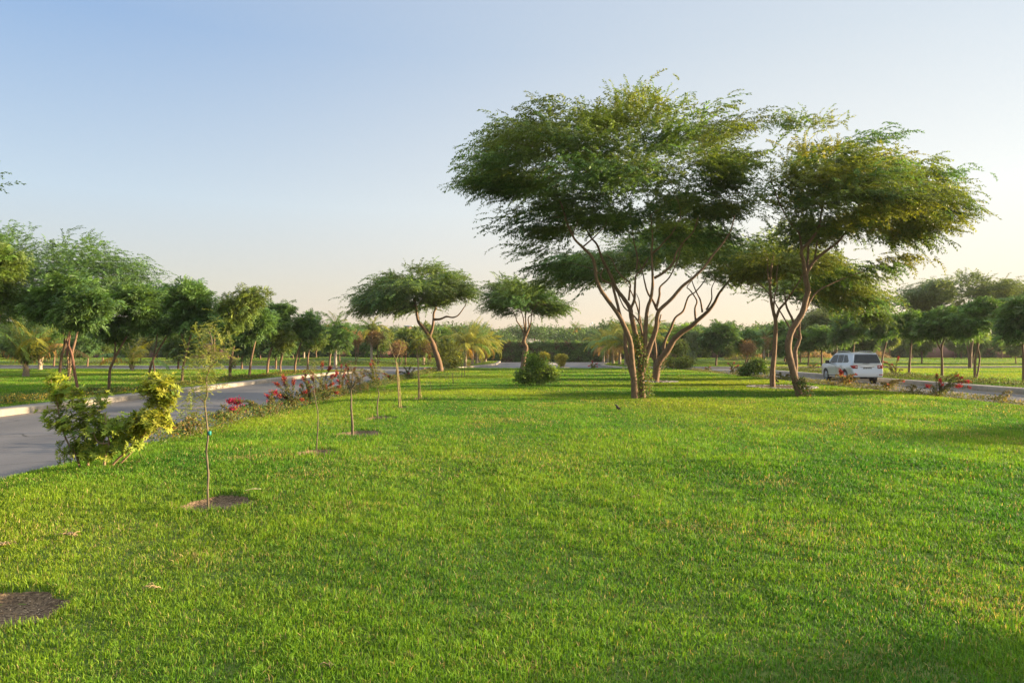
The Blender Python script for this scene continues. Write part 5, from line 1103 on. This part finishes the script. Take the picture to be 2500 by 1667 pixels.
# ------------------------------------------------------------------ birds
def bird(label, px, py, z, up, seed, face=1, size=.115, col=(.05, .04, .035), belly=(.35, .32, .28)):
    g = np.array(G(px, py, z)) if up is None else np.array(up); root = empty("bird", tuple(g), label, "bird"); a = Acc()
    s = size; f = face
    body = [(-1.0 * f, 0, .35), (-.75 * f, 0, .65), (-.35 * f, 0, 1.0), (0, 0, 1.35), (.25 * f, 0, 1.7), (.42 * f, 0, 2.05), (.55 * f, 0, 2.28), (.90 * f, 0, 2.30), (1.06 * f, 0, 2.26), (1.16 * f, 0, 2.22)]
    rad = [.05, .16, .42, .52, .46, .27, .28, .24, .10, .04]
    tube(a, np.array(body) * s * .55 + g, np.array(rad) * s * .62, 10, col)
    b = a.build("body", M['bark'], root, smooth=True)
    t = Acc(); tube(t, np.array([(-.85 * f, 0, .5), (-1.2 * f, 0, .15), (-1.45 * f, 0, -.05)]) * s * .55 + g, np.array([.16, .14, .08]) * s * .6, 6, (.04, .035, .03)); t.build("tail", M['bark'], root, smooth=True)
    be = Acc(); tube(be, np.array([(1.14 * f, 0, 2.22), (1.34 * f, 0, 2.16), (1.52 * f, 0, 2.08)]) * s * .55 + g, np.array([.06, .04, .01]) * s * .6, 5, (.45, .32, .05)); be.build("beak", M['bark'], root)
    for sd_ in (-1, 1):
        l = Acc(); tube(l, np.array([(0, .18 * sd_, 1.0), (.05 * f, .18 * sd_, .45), (-.02 * f, .18 * sd_, 0), (.22 * f, .2 * sd_, 0)]) * s * .55 + g, np.array([.05, .035, .03, .02]) * s, 5, (.40, .28, .05)); l.build("leg", M['bark'], root)
        w = Acc(); diamonds(w, np.array([g + np.array([.35 * f, .40 * sd_, 1.45]) * s * .55]), np.array([[-1.0 * f, .02 * sd_, -.38]]), np.array([[0, sd_, .2]]), [1.05 * s], [.36 * s], np.array([[.03, .028, .025]])); w.build("wing", M['bark'], root)
bird("small dark bird standing on the lawn before the tallest tree", 1508, 1003, .03, None, 1, -1, .13)
bird("small brown bird on the lawn right of the ringed slender trunk", 1897, 935, .02, None, 2, -1, .17, (.10, .07, .05))

# ------------------------------------------------------------------ the car: silver off-roader seen from behind on the right road
def car_builder():
    X0, Y0, Z0 = 20.75, 39.9, Z_ROAD
    root = empty("parked_car", (X0, Y0, Z0), "silver four-wheel-drive car on the right road, seen from behind", "car")
    paint, n, l, b = new_mat("silver_paint"); b.inputs["Base Color"].default_value = (.50, .53, .57, 1); b.inputs["Metallic"].default_value = .35; b.inputs["Roughness"].default_value = .28; b.inputs["Coat Weight"].default_value = .6
    tc = n.new("ShaderNodeTexCoord"); nz = n.new("ShaderNodeTexNoise"); nz.inputs["Scale"].default_value = 5; l.new(tc.outputs["Object"], nz.inputs["Vector"]); mr = n.new("ShaderNodeMapRange"); mr.inputs[3].default_value = .24; mr.inputs[4].default_value = .36; l.new(nz.outputs["Fac"], mr.inputs[0]); l.new(mr.outputs[0], b.inputs["Roughness"])
    glass = simple("tinted_glass", (.012, .018, .02), .12, spec=.35, noise=.3, scale=3); black = simple("black_trim", (.015, .015, .017), .5, noise=.3, scale=20)
    rub = simple("tyre_rubber", (.02, .02, .02), .8, noise=.4, scale=20); alloy = simple("alloy", (.55, .56, .58), .3, .8, noise=.1, scale=10); red = simple("red_lens", (.30, .02, .02), .12, spec=.8, noise=.4, scale=14); clear = simple("clear_lens", (.55, .45, .43), .12, noise=.3, scale=20); chrome = simple("chrome", (.8, .8, .82), .12, 1.0, noise=.05, scale=6)
    L = 5.15; wheels_y = (1.02, 4.10); RW = .40; RA = .47
    ys = np.unique(np.round(np.concatenate([[-.05, 0, .04, .12, .25], np.arange(.4, 5.0, .1), np.array(wheels_y)[:, None].repeat(9, 1).ravel() + np.tile(np.linspace(-RA, RA, 9), 2), [5.0, 5.08, 5.13, 5.15]]), 3))
    def sec(y):
        zb = .42
        for c in wheels_y:
            if abs(y - c) < RA: zb = max(zb, RW + math.sqrt(RA ** 2 - (y - c) ** 2))
        w = 1.0
        if y < .25: w = .93 + .07 * math.sqrt(max(0, 1 - ((.25 - y) / .30) ** 2))
        if y > 4.55: w = .80 + .20 * math.sqrt(max(0, 1 - ((y - 4.55) / .62) ** 2))
        belt = 1.17 if y < 3.9 else 1.17 - .08 * (y - 3.9)
        if y > 4.9: belt -= (y - 4.9) ** 2 * 4.5
        # greenhouse heights: rear window slope near y<.4, windscreen y 3.15-3.95
        if y <= 3.15: k = 1.0
        else: k = max(0.0, 1 - (y - 3.15) / .85)
        rt = 1.86 - .03 * ((y - 1.6) / 1.6) ** 2
        gz = belt + .04 + (1.72 - belt - .04) * k; rz = belt + .05 + (rt - .04 - belt - .05) * k; cz = belt + .06 + (rt - belt - .06) * k
        gx = .93 + (.77 - .93) * k; rx = .80 + (.68 - .80) * k
        z2 = max(.74, zb + .015); z3 = max(.93, zb + .03)
        flare = .015 if any(abs(y - c) < RA + .06 for c in wheels_y) else 0
        pts = [(.62, zb), (.90 * 1, zb), (.965 + flare, zb + .03), (.985 + flare, z2), (.992, z3), (.962, belt - .05), (.938, belt), (.93, belt + .035), (gx, gz), (rx, rz), (rx * .5, (rz + cz) / 2 + .01), (0, cz)]
        off = []
        for i, (x, z) in enumerate(pts):
            dy = 0
            if y < .9:     # rear end leans forward above the belt; bumper sticks out below
                f = 1 - y / .9
                if z > 1.2: dy = (z - 1.2) * .48 * f
                if z < .82: dy = -.09 * f if y < .3 else 0
            if y > 4.4 and z < .8: dy = -.06 * (y - 4.4) / .7
            off.append((x * w, y + dy, z))
        return off
    body = Acc(); secs = [sec(y) for y in ys]; m = len(secs[0])
    V = []
    for s in secs:
        V += [(-x, y, z) for x, y, z in s] + [(x, y, z) for x, y, z in reversed(s[:-1])]
    V = np.array(V) + [X0, Y0, Z0]; w_ = 2 * m - 1
    F = [(i * w_ + j, i * w_ + j + 1, (i + 1) * w_ + j + 1, (i + 1) * w_ + j) for i in range(len(ys) - 1) for j in range(w_ - 1)]
    for e in (0, len(ys) - 1):
        for j in range(m - 1):
            q = (e * w_ + j, e * w_ + j + 1, e * w_ + w_ - 2 - j, e * w_ + w_ - 1 - j)
            if len(set(q)) == 4: F.append(q)
    me = np_mesh("body", V, [np.array(F)]); me.polygons.foreach_set("use_smooth", np.ones(len(me.polygons), bool)); me.set_sharp_from_angle(angle=math.radians(38)); link("body", me, paint, root)
    def part(name, V, F, mat, sharp=True):
        return link(name, np_mesh(name, np.array(V) + [X0, Y0, Z0], [np.array(f) for f in F]), mat, root)
    def bx(name, x0, x1, y0, y1, z0, z1, mat, bev=.0, par=None):
        a = Acc(); box(a, X0 + x0, X0 + x1, Y0 + y0, Y0 + y1, Z0 + z0, Z0 + z1); o = a.build(name, mat, par or root)
        if par: o.location = (0, 0, 0)
        if bev: md = o.modifiers.new("edge", 'BEVEL'); md.width = bev; md.segments = 3
        return o
    def yrear(z): return -.05 + ((z - 1.2) * .48 * (1 + .05 / .9) if z > 1.2 else 0)
    # rear window with rounded corners, following the sloping tailgate
    pts = []
    for cx, cz, a0 in ((.78, 1.27, -90), (.66, 1.68, 0), (-.66, 1.68, 90), (-.78, 1.27, 180)):
        for k in range(5):
            a = math.radians(a0 + 90 * k / 4); pts.append((cx + .06 * math.cos(a), cz + .05 * math.sin(a)))
    V = [(x, yrear(z) - .012, z) for x, z in pts] + [(x, yrear(z) + .02, z) for x, z in pts]; k = len(pts)
    me = bpy.data.meshes.new("rear_window"); me.from_pydata([(x + X0, y + Y0, z + Z0) for x, y, z in V], [], [tuple(range(k))] + [(i, k + i, k + (i + 1) % k, (i + 1) % k) for i in range(k)]); link("rear_window", me, glass, root)
    # side windows: three panes a side
    def xs_(y, z):
        s = sec(y); (x0, _, z0), (x1, _, z1) = s[7], s[8]; t = (z - z0) / (z1 - z0); return x0 + (x1 - x0) * t
    panes = [("side_window", [(2.42, 1.23), (3.62, 1.23), (3.18, 1.66), (3.02, 1.69), (2.42, 1.70)]), ("side_window", [(1.50, 1.23), (2.34, 1.23), (2.34, 1.70), (1.56, 1.70)]), ("quarter_window", [(.62, 1.33), (.72, 1.25), (1.42, 1.23), (1.47, 1.70), (1.05, 1.69)])]
    for sx in (-1, 1):
        for nm, pl in panes:
            V = [(sx * (xs_(min(y, 3.14), z) + .006), y, z) for y, z in pl] + [(sx * (xs_(min(y, 3.14), z) - .03), y, z) for y, z in pl]; k = len(pl)
            me = bpy.data.meshes.new(nm); me.from_pydata([(x + X0, y + Y0, z + Z0) for x, y, z in V], [], [tuple(range(k))] + [(i, (i + 1) % k, k + (i + 1) % k, k + i) for i in range(k)]); link(nm, me, glass, root)
        # mirror, handles, rail, sill, mud strip
        mo = bx("mirror", sx * 1.14 - .12, sx * 1.14 + .12, 3.34, 3.52, 1.16, 1.36, black, .05)
        bx("mirror_arm", min(sx * .92, sx * 1.06), max(sx * .92, sx * 1.06), 3.40, 3.47, 1.16, 1.21, black, .01)
        for hy in (1.62, 2.50): bx("door_handle", sx * .995 - .02, sx * .995 + .02, hy, hy + .18, 1.035, 1.065, chrome, .01)
        bx("side_step", sx * .93 - .06, sx * .93 + .06, 1.55, 3.58, .34, .40, chrome, .02)
        a = Acc(); yy = np.linspace(.75, 2.95, 9); tube(a, np.column_stack([X0 + sx * np.full(9, .69), Y0 + yy, Z0 + np.array([1.86, 1.90, 1.91, 1.915, 1.915, 1.915, 1.91, 1.90, 1.85])]), .018, 6); a.build("roof_rail", alloy, root, smooth=True)
        for dy0 in (1.50, 2.38): bx("door_seam", sx * .9925 - .002, sx * .9925 + .002, dy0, dy0 + .012, .50, 1.12, black)
        # tail lamp: rear part and a piece turning the corner
        tl = bx("tail_light", min(sx * .62, sx * .945), max(sx * .62, sx * .945), -.085, .02, .90, 1.10, red, .03)
        bx("tail_light", min(sx * .925, sx * .972), max(sx * .925, sx * .972), -.03, .30, .93, 1.09, red, .02)
        q = bx("reversing_lens", min(sx * .66, sx * .78), max(sx * .66, sx * .78), -.094, -.06, .955, 1.035, clear, .012)
        bx("reflector", min(sx * .66, sx * .90), max(sx * .66, sx * .90), -.152, -.10, .52, .58, red, .012)
    bx("number_plate", -.27, .25, -.075, -.045, .80, .965, black, .008)
    tcu = bpy.data.curves.new("plate_characters", 'FONT'); tcu.body = "CP-8305"; tcu.size = .125; tcu.extrude = .002; tcu.align_x = 'CENTER'
    to = bpy.data.objects.new("plate_characters", tcu); tcu.materials.append(simple("plate_white", (.8, .8, .78), .4, noise=.05, scale=9)); pm = bpy.data.meshes.new_from_object(to); bpy.data.objects.remove(to); to = bpy.data.objects.new('plate_characters', pm); COL.objects.link(to); to.parent = root; to.location = (-.01, -.079, .84); to.rotation_euler = (math.pi / 2, 0, 0)
    bx("chrome_strip", -.42, .42, -.085, -.045, 1.00, 1.05, chrome, .012)
    a = Acc(); an = np.linspace(0, 2 * math.pi, 17); tube(a, np.column_stack([X0 + .055 * np.cos(an), np.full(17, Y0 - .062), Z0 + 1.125 + .045 * np.sin(an)]), .008, 5); a.build("emblem", chrome, root)
    bx("wiper", -.30, .12, -.075, -.045, 1.19, 1.21, black, .004)
    bx("spoiler", -.66, .66, .20, .36, 1.79, 1.825, paint, .015)
    bx("bumper_lower", -.80, .80, -.11, .10, .40, .47, black, .02); bx("tow_hitch", -.05, .06, -.13, .25, .30, .40, black, .01)
    bx("underbody", -.72, .72, .15, 4.9, .30, .46, black, .02)
    a = Acc(); tube(a, np.array([(.52, -.06, .34), (.52, .3, .34)]) + [X0, Y0, Z0], [.04, .04], 8); a.build("exhaust_pipe", alloy, root, smooth=True)
    for sx in (-1, 1):
        for c in wheels_y:
            wr = bpy.data.objects.new("wheel", None); COL.objects.link(wr); wr.parent = root; wr.location = (sx * .845, c, RW)
            def lathe(prof, mat, name, seg_=28):
                V = []; k = len(prof)
                for i in range(seg_):
                    a = 2 * math.pi * i / seg_; V += [(x, r * math.cos(a), r * math.sin(a)) for x, r in prof]
                F = [(i * k + j, i * k + j + 1, ((i + 1) % seg_) * k + j + 1, ((i + 1) % seg_) * k + j) for i in range(seg_) for j in range(k - 1)]
                me = np_mesh(name, V, [np.array(F)], None, True); o = bpy.data.objects.new(name, me); COL.objects.link(o); me.materials.append(mat); o.parent = wr
            lathe([(-.13, .27), (-.135, .37), (-.10, .40), (.10, .40), (.135, .37), (.13, .27), (.10, .25)], rub, "tyre")
            V = []; F = []; A = Acc(); xo = sx * .115
            for i in range(12):
                a = 2 * math.pi * i / 12
                for t_ in (-.07, .07):
                    p0 = np.array([xo, .05 * math.cos(a), .05 * math.sin(a)]); p1 = np.array([xo, .25 * math.cos(a + t_), .25 * math.sin(a + t_)]); tube(A, np.array([p0, p1]), [.016, .014], 4)
            an = np.linspace(0, 2 * math.pi, 29); tube(A, np.column_stack([np.full(29, xo), .255 * np.cos(an), .255 * np.sin(an)]), .018, 5); tube(A, np.array([[xo - .02, 0, 0], [xo + .01 * sx, 0, 0]]), [.06, .05], 10)
            o = A.build("rim", alloy); o.parent = wr
            B = Acc(); nb = 28; V = [(sx * .06, 0, 0)] + [(sx * .06, .26 * math.cos(2 * math.pi * i / nb), .26 * math.sin(2 * math.pi * i / nb)) for i in range(nb)]; B.add(V, [(0, 1 + i, 1 + (i + 1) % nb) for i in range(nb)]); o = B.build("brake_disc", black); o.parent = wr
            # dark arch lining inside the body
            C_ = Acc(); an = np.linspace(-.1, math.pi + .1, 14); xa, xb = sx * .55, sx * .95
            V = [(X0 + x, Y0 + c + (RA + .004) * math.cos(t_), Z0 + RW + (RA + .004) * math.sin(t_)) for t_ in an for x in (xa, xb)]
            C_.add(V, [(2 * i, 2 * i + 1, 2 * i + 3, 2 * i + 2) for i in range(13)]); C_.build("arch_liner", black, root)
car_builder()
_car = next(o for o in COL.objects if o.name == 'parked_car'); _car.scale = (.93, .80, 1.0)

# ------------------------------------------------------------------ brick wall, hedge and what grows on them
def wall(name, label, x0, x1, y, h, t=.25):
    root = empty(name, ((x0 + x1) / 2, y, 0), label, "wall"); a = Acc(); box(a, x0, x1, y, y + t, -.3, h); a.build("brickwork", M['brick'], root)
    c = Acc(); box(c, x0, x1, y - .05, y + t + .05, h, h + .08); c.build("coping", M['kerb'], root)
    return root
wall("boundary_wall", "long brick wall at the back left of the park", -135, -4.5, 123.2, 3.0)
wall("boundary_wall", "long brick wall at the back right of the park", 18.5, 135, 123.2, 3.0)
def leafy_bank(name, label, cat, x0, x1, y, z0, z1, dep, n, seed, base_c, alt_c, pa, group=None, bract=None, rag=.3, sc=(.35, .6), woody=True):
    r = np.random.default_rng(seed); root = empty(name, ((x0 + x1) / 2, y, z0), label, cat, group)
    W_ = x1 - x0; px_ = r.uniform(0, 1, n); x = x0 + W_ * px_; top = z1 + rag * (vnoise(x + 200, x * 0 + seed, 1.1, seed) - .5) * 1.6 + rag * .6 * (vnoise(x + 200, x * 0, .35, seed + 1) - .5)
    edge = np.minimum(x - x0, x1 - x); top = z0 + (top - z0) * (.55 + .45 * sm(edge / max(.6, W_ * .12))) if cat != "hedge" else top
    z = z0 + (top - z0) * r.random(n) ** .85; lump = vnoise(x + 300, z + 40, .9, seed + 2)
    Pt = np.column_stack([x, y - dep * (.35 + .65 * lump) * r.random(n) ** .35, z])
    d = np.column_stack([r.normal(0, .8, n), np.full(n, -.9), r.normal(.1, .6, n)])
    C = tones(n, base_c, alt_c, pa, r, .22); t = vnoise(x + 300, z + 40, 1.4, seed + 3)[:, None]; C = C * (.65 + .7 * t)
    if bract is not None:
        bm = (vnoise(x + 120, z + 70, .8, seed + 5) > .66) & (r.random(n) < .6); C[bm] = np.array(bract) * (1 + r.normal(0, .2, (bm.sum(), 1)))
    a = Acc(); sprays(a, 'broad', Pt, d, r.uniform(*sc, n), C, r); a.build("foliage", M['leaf'], root)
    s = Acc()
    for k in range(max(2, int(W_ / .9))):
        xx = x0 + W_ * (k + .5) / max(2, int(W_ / .9)) + r.normal(0, .1); tube(s, np.array([(xx, y - dep * .25, z0 - .1), (xx + r.normal(0, .1), y - dep * .25, (z0 + z1) / 2), (xx + r.normal(0, .2), y - dep * .3, z1 - .4)]), [.05, .04, .02], 5, (.12, .09, .06))
    s.build("stems", M['bark'], root, smooth=True)
    return root
leafy_bank("hedge", "tall dark clipped hedge closing the avenue at the back", "hedge", -4.6, 19.5, 123, -.25, 3.15, 1.3, 12000, 1, (.08, .16, .045), (.16, .24, .055), .35, bract=(.12, .06, .045), rag=.22, sc=(.42, .65))
bk = Acc(); box(bk, -4.4, 19.3, 122.75, 123.1, -.3, 2.75); tag(bk.build("hedge_backing_wall", M['brick']), "brick wall hidden behind the dark hedge at the avenue's end", "wall")
rw = np.random.default_rng(44)
xs = -120
i = 0
WC = "creepers covering the back wall"
def ordw(n): return {1: "1st", 2: "2nd", 3: "3rd"}.get(n, f"{n}th")
spans = []
x = -6.0
while x > -118:
    w = rw.uniform(4.5, 9); spans.append((x - w, x)); x -= w + (rw.uniform(.3, 3.0) if rw.random() < .7 else 5)
for k, (a0, a1) in enumerate(spans):
    br = (.22, .01, .05) if k % 3 == 1 else None
    leafy_bank("wall_creeper", f"dark creeper on the back wall, {ordw(k + 1)} outward from the hedge on the left", "creeper", a0, a1, 123.1, .2, rw.uniform(2.6, 4.2), 1.6, int(170 * (a1 - a0)), 50 + k, (.055, .11, .038), (.10, .15, .045), .4, group=WC, bract=br, rag=.9, sc=(.45, .75))
spans = []; x = 20.0
while x < 118:
    w = rw.uniform(4.5, 9); spans.append((x, x + w)); x += w + (rw.uniform(.2, 2.0) if x < 50 else rw.uniform(2, 8))
for k, (a0, a1) in enumerate(spans):
    leafy_bank("wall_creeper", f"dark creeper on the back wall, {ordw(k + 1)} outward from the hedge on the right", "creeper", a0, a1, 123.1, .2, rw.uniform(2.6, 4.0), 1.6, int(170 * (a1 - a0)), 90 + k, (.055, .11, .038), (.10, .15, .045), .4, group=WC, bract=(.13, .03, .04) if k % 4 == 2 else None, rag=.9, sc=(.45, .75))
# dark trees rising over the back wall
ot = "trees rising over the back wall"
for k, (px, cy, rx, ry) in enumerate([(1640, 835, 45, 26), (1580, 845, 30, 20), (1860, 830, 40, 22), (1975, 815, 50, 24), (2250, 815, 60, 24), (2420, 812, 60, 26), (60, 812, 60, 30), (200, 818, 55, 26), (330, 815, 55, 28), (470, 822, 50, 26), (610, 825, 50, 24), (740, 828, 45, 22), (860, 833, 40, 20), (950, 838, 36, 16)]):
    lb = f"dark bushy tree over the back wall, {ordw(k + 1)} " + ("right of the avenue" if k < 6 else "from the left edge"); lb = lb if k < 6 else f"dark bushy tree over the back wall, {ordw(k - 5)} from the left edge"
    Y = 127 + (k * 3) % 7
    round_tree(lb, (px, 860), Y, -.2, [[(px, 872), (px + 1, 860), (px, cy + 6)]], [(px, cy, rx, ry), (px + rx * .5, cy + 6, rx * .6, ry * .7)], 40, 430, 800 + k, base_c=DARKG, alt_c=MIDG, p_alt=.35, scale=(1.0, 1.6), pad=.7, r0=.18, group=ot, name="bushy_tree")
# heaps, brick stack, building
def heap(label, cx, cy, rx, ry, h, seed, col):
    r = np.random.default_rng(seed); n = 260; a = r.uniform(0, 6.28, n); q = np.sqrt(r.random(n)); x = cx + rx * q * np.cos(a); y = cy + ry * q * np.sin(a); z = z_far2(x, y) + h * (1 - q ** 2)
    A = Acc(); D = r.normal(0, 1, (n * 6, 3)) + [0, 0, .4]; B = np.repeat(np.column_stack([x, y, z]), 6, 0) + r.normal(0, .12, (n * 6, 3)); diamonds(A, B, D, r.normal(0, 1, (n * 6, 3)), r.uniform(.25, .55, n * 6), r.uniform(.03, .07, n * 6), np.array(col) * (1 + r.normal(0, .2, (n * 6, 1))).clip(.5, 1.5))
    tag(A.build("brush_heap", M['leaf']), label, "brush heap", "heaps of cut brush")
heap("straw-coloured heap of cut brush far right of the car", 34, 100, 3.0, 1.2, 1.0, 1, (.34, .22, .12)); heap("second straw-coloured brush heap, farther right", 44, 101, 3.5, 1.2, 1.0, 2, (.36, .24, .13)); heap("greyish brush heap behind the crooked trunk", 54, 103, 3, 1.2, .9, 3, (.22, .16, .10)); heap("low brown brush heap behind the left kerb row", -44, 100, 4, 1.3, .5, 4, (.24, .17, .10))
a = Acc(); 
for zi in range(7):
    for xi in range(10): box(a, -78.6 + xi * .23, -78.6 + xi * .23 + .215, 108, 108.9, .55 + zi * .1, .55 + zi * .1 + .09)
tag(a.build("brick_stack", simple("new_brick", (.50, .20, .11), .9, noise=.25, scale=3)), "low stack of orange bricks before the wall at the left", "brick stack")
# ------------------------------------------------------------------ buildings and mast beyond the wall
plaster = simple("plaster_white", (.62, .62, .60), .8, noise=.08, scale=.6); dark = simple("window_dark", (.03, .035, .04), .15, noise=.3, scale=2); warm = simple("plaster_warm", (.45, .30, .18), .85, noise=.12, scale=.6); grey = simple("roof_grey", (.40, .45, .50), .6, noise=.15, scale=1.0)
def building(label, px0, px1, ptop, Y, storeys, wallm, roofm, nw):
    x0 = (px0 - 1250) * Y / FPX; x1 = (px1 - 1250) * Y / FPX; h = EYE + (HORIZON - ptop) * Y / FPX; root = empty("building", ((x0 + x1) / 2, Y, -.2), label, "building")
    w = Acc(); box(w, x0, x1, Y, Y + 8, -.3, h); w.build("wall", wallm, root); r = Acc(); box(r, x0 - .3, x1 + .3, Y - .3, Y + 8.3, h, h + .35); r.build("roof", roofm, root)
    for s in range(storeys):
        zc = h - 1.6 - s * 3.0
        for k in range(nw):
            xc = x0 + (x1 - x0) * (k + .5) / nw; q = (x1 - x0) / nw * .32; g = Acc(); box(g, xc - q, xc + q, Y - .04, Y + .05, zc - .6, zc + .6); o = g.build("window", dark, root)
building("white building with banded windows behind the wall, left of the palm avenue", 1088, 1130, 817, 215, 2, plaster, plaster, 4)
building("grey roofed block with a warm side above the trees left of centre", 988, 1009, 797, 250, 2, warm, grey, 2)
building("low white building glimpsed above the hedge right of centre", 1410, 1462, 834, 210, 1, plaster, plaster, 5)
building("beige building at the far left behind the palm", -60, 8, 838, 150, 1, warm, plaster, 3)
mr_ = empty("antenna_mast", ((1446 - 1250) * 320 / FPX, 320, 0), "thin communications mast above the far trees right of centre", "mast"); X = mr_.location[0]; a = Acc(); H = EYE + (858 - 788) * 320 / FPX
for sx, sy in ((-.35, 0), (.35, 0), (0, .5)): tube(a, np.array([(X + sx, 320 + sy, 0), (X + sx * .5, 320 + sy * .5, H)]), [.12, .08], 5, (.45, .42, .40))
for k in range(12): z = k * H / 12; tube(a, np.array([(X - .34, 320, z), (X + .34, 320, z + H / 12)]), [.05, .05], 4, (.45, .42, .40))
a.build("lattice", M['bark'], mr_)
for k, (dx, zz) in enumerate([(-.8, H - 1.2), (.8, H - 1.2), (-.7, H - 4.0), (.7, H - 4.0), (0, H - .6)]): b_ = Acc(); box(b_, X + dx - .28, X + dx + .28, 319.5, 319.8, zz - .9, zz + .9, (.5, .5, .5)); b_.build("antenna_panel", plaster, mr_)
# ------------------------------------------------------------------ the far wood
r = np.random.default_rng(31); A = Acc(); TA = Acc(); nT = 260
for k in range(nT):
    y = r.uniform(150, 300); x = r.uniform(-1, 1) * (y * .80 + 12); htop = EYE + (HORIZON - (801 + r.normal(0, 7) + (6 if abs(x / y) < .12 else 0))) * y / FPX; htop = min(htop, 12.5)
    R = r.uniform(3.2, 5.5); c = np.array([x, y, htop - R * .62]); n = 110
    u = norm(r.normal(0, 1, (n, 3))); u[:, 2] = np.abs(u[:, 2]) * .95 - .25; Pt = c + u * r.uniform(.6, 1.0, (n, 1)) * np.array([R, R * .9, R * .75]) + r.normal(0, .35, (n, 3))
    base = np.array(DARKG) * r.uniform(.55, .9) + np.array((.02, .015, .0)) * r.random(); sprays(A, 'broad', Pt, u + r.normal(0, .3, (n, 3)), r.uniform(1.1, 1.9, n), tones(n, base, np.array(MIDG) * .6, .3, r), r)
    tube(TA, np.array([(x, y, -.3), (x + r.normal(0, .3), y, c[2] - R * .3), (x, y, c[2])]), [.25, .2, .1], 5, (.12, .09, .06))
A2 = Acc()
fw = A.build("distant_wood", M['leaf']); tag(fw, "hazy belt of trees on the horizon beyond the wall", "wood", kind="stuff")
tag(TA.build("distant_trunks", M['bark']), "trunks of the hazy belt of trees", "wood", kind="stuff")
palm("lone tall palm standing above the far wood behind the hedge", 1406, 170, -.1, 7.0, 3.2, 16, 60, .3, .22, group="palms beyond the hedge")
palm("second tall palm above the far wood, nearer the right avenue row", 1570, 165, -.1, 7.5, 3.2, 16, 61, .3, .22, group="palms beyond the hedge")
# ------------------------------------------------------------------ trees out of frame on the right whose shadows fall over the near lawn
for k, (X, Y, s) in enumerate([(30.5, 29, 1.0), (29.5, 5.2, 1.0), (31, -1.0, 1.05)]):
    px = 1250 + X / 60 * FPX; r_ = np.random.default_rng(900 + k)
    root = empty("young_tree", (X, Y, 0), f"round tree of the right kerb row outside the frame, {ordw(k + 1)} towards the camera", "tree", KR2)
    tr = Acc(); cl = np.array([X, Y, 3.7]) + norm(r_.normal(0, 1, (34, 3))) * r_.uniform(.4, 1, (34, 1)) * np.array([1.9, 1.9, 1.2]) * s
    grow(tr, [(np.array([(X, Y, -.05), (X + .1, Y, 1.2), (X + .2, Y + .1, 2.4)]), np.array([.08, .07, .05]))], cl, r_, BARK, fork=(X + .2, Y + .1, 2.2)); tr.build("trunk", M['bark'], root, smooth=True)
    lf = Acc(); kk = r_.integers(0, 34, 560); Pt = cl[kk] + r_.normal(0, .32, (560, 3)); sprays(lf, 'rosette', Pt, norm(Pt - [X, Y, 3.2]) + r_.normal(0, .5, (560, 3)), r_.uniform(.35, .55, 560), tones(560, DARKG, MIDG, .4, r_), r_); lf.build("crown", M['leaf'], root)


G_root = [o for o in COL.objects if o.name.startswith("umbrella_tree")][1]
copy_thing(G_root, (25.5, 7.4, -.05), 1.1, .40, "small flat-topped tree added outside the frame on the right to shade the near lawn")  # shrunken copy added unseen to lay a shade band across the lawn
copy_thing(G_root, (30, 15.6, -.05), 2.3, .52, "small flat-topped tree added outside the frame on the right to shade the lawn beyond")  # second added copy, sized and placed for its strip of shade
# ------------------------------------------------------------------ evening haze in the air
def haze(density):
    a = Acc(); box(a, -460, 460, -40, 345, -1.4, 17.5); me = a.mesh("haze"); m = bpy.data.materials.new("haze_air"); m.use_nodes = True; nn = m.node_tree.nodes; nn.remove(nn["Principled BSDF"])
    pv = nn.new("ShaderNodeVolumePrincipled"); pv.inputs["Color"].default_value = (.88, .90, .92, 1); pv.inputs["Density"].default_value = density; pv.inputs["Anisotropy"].default_value = .2
    m.node_tree.links.new(pv.outputs[0], nn["Material Output"].inputs["Volume"]); tag(link("haze", me, m), kind="stuff")
haze(0.00018)
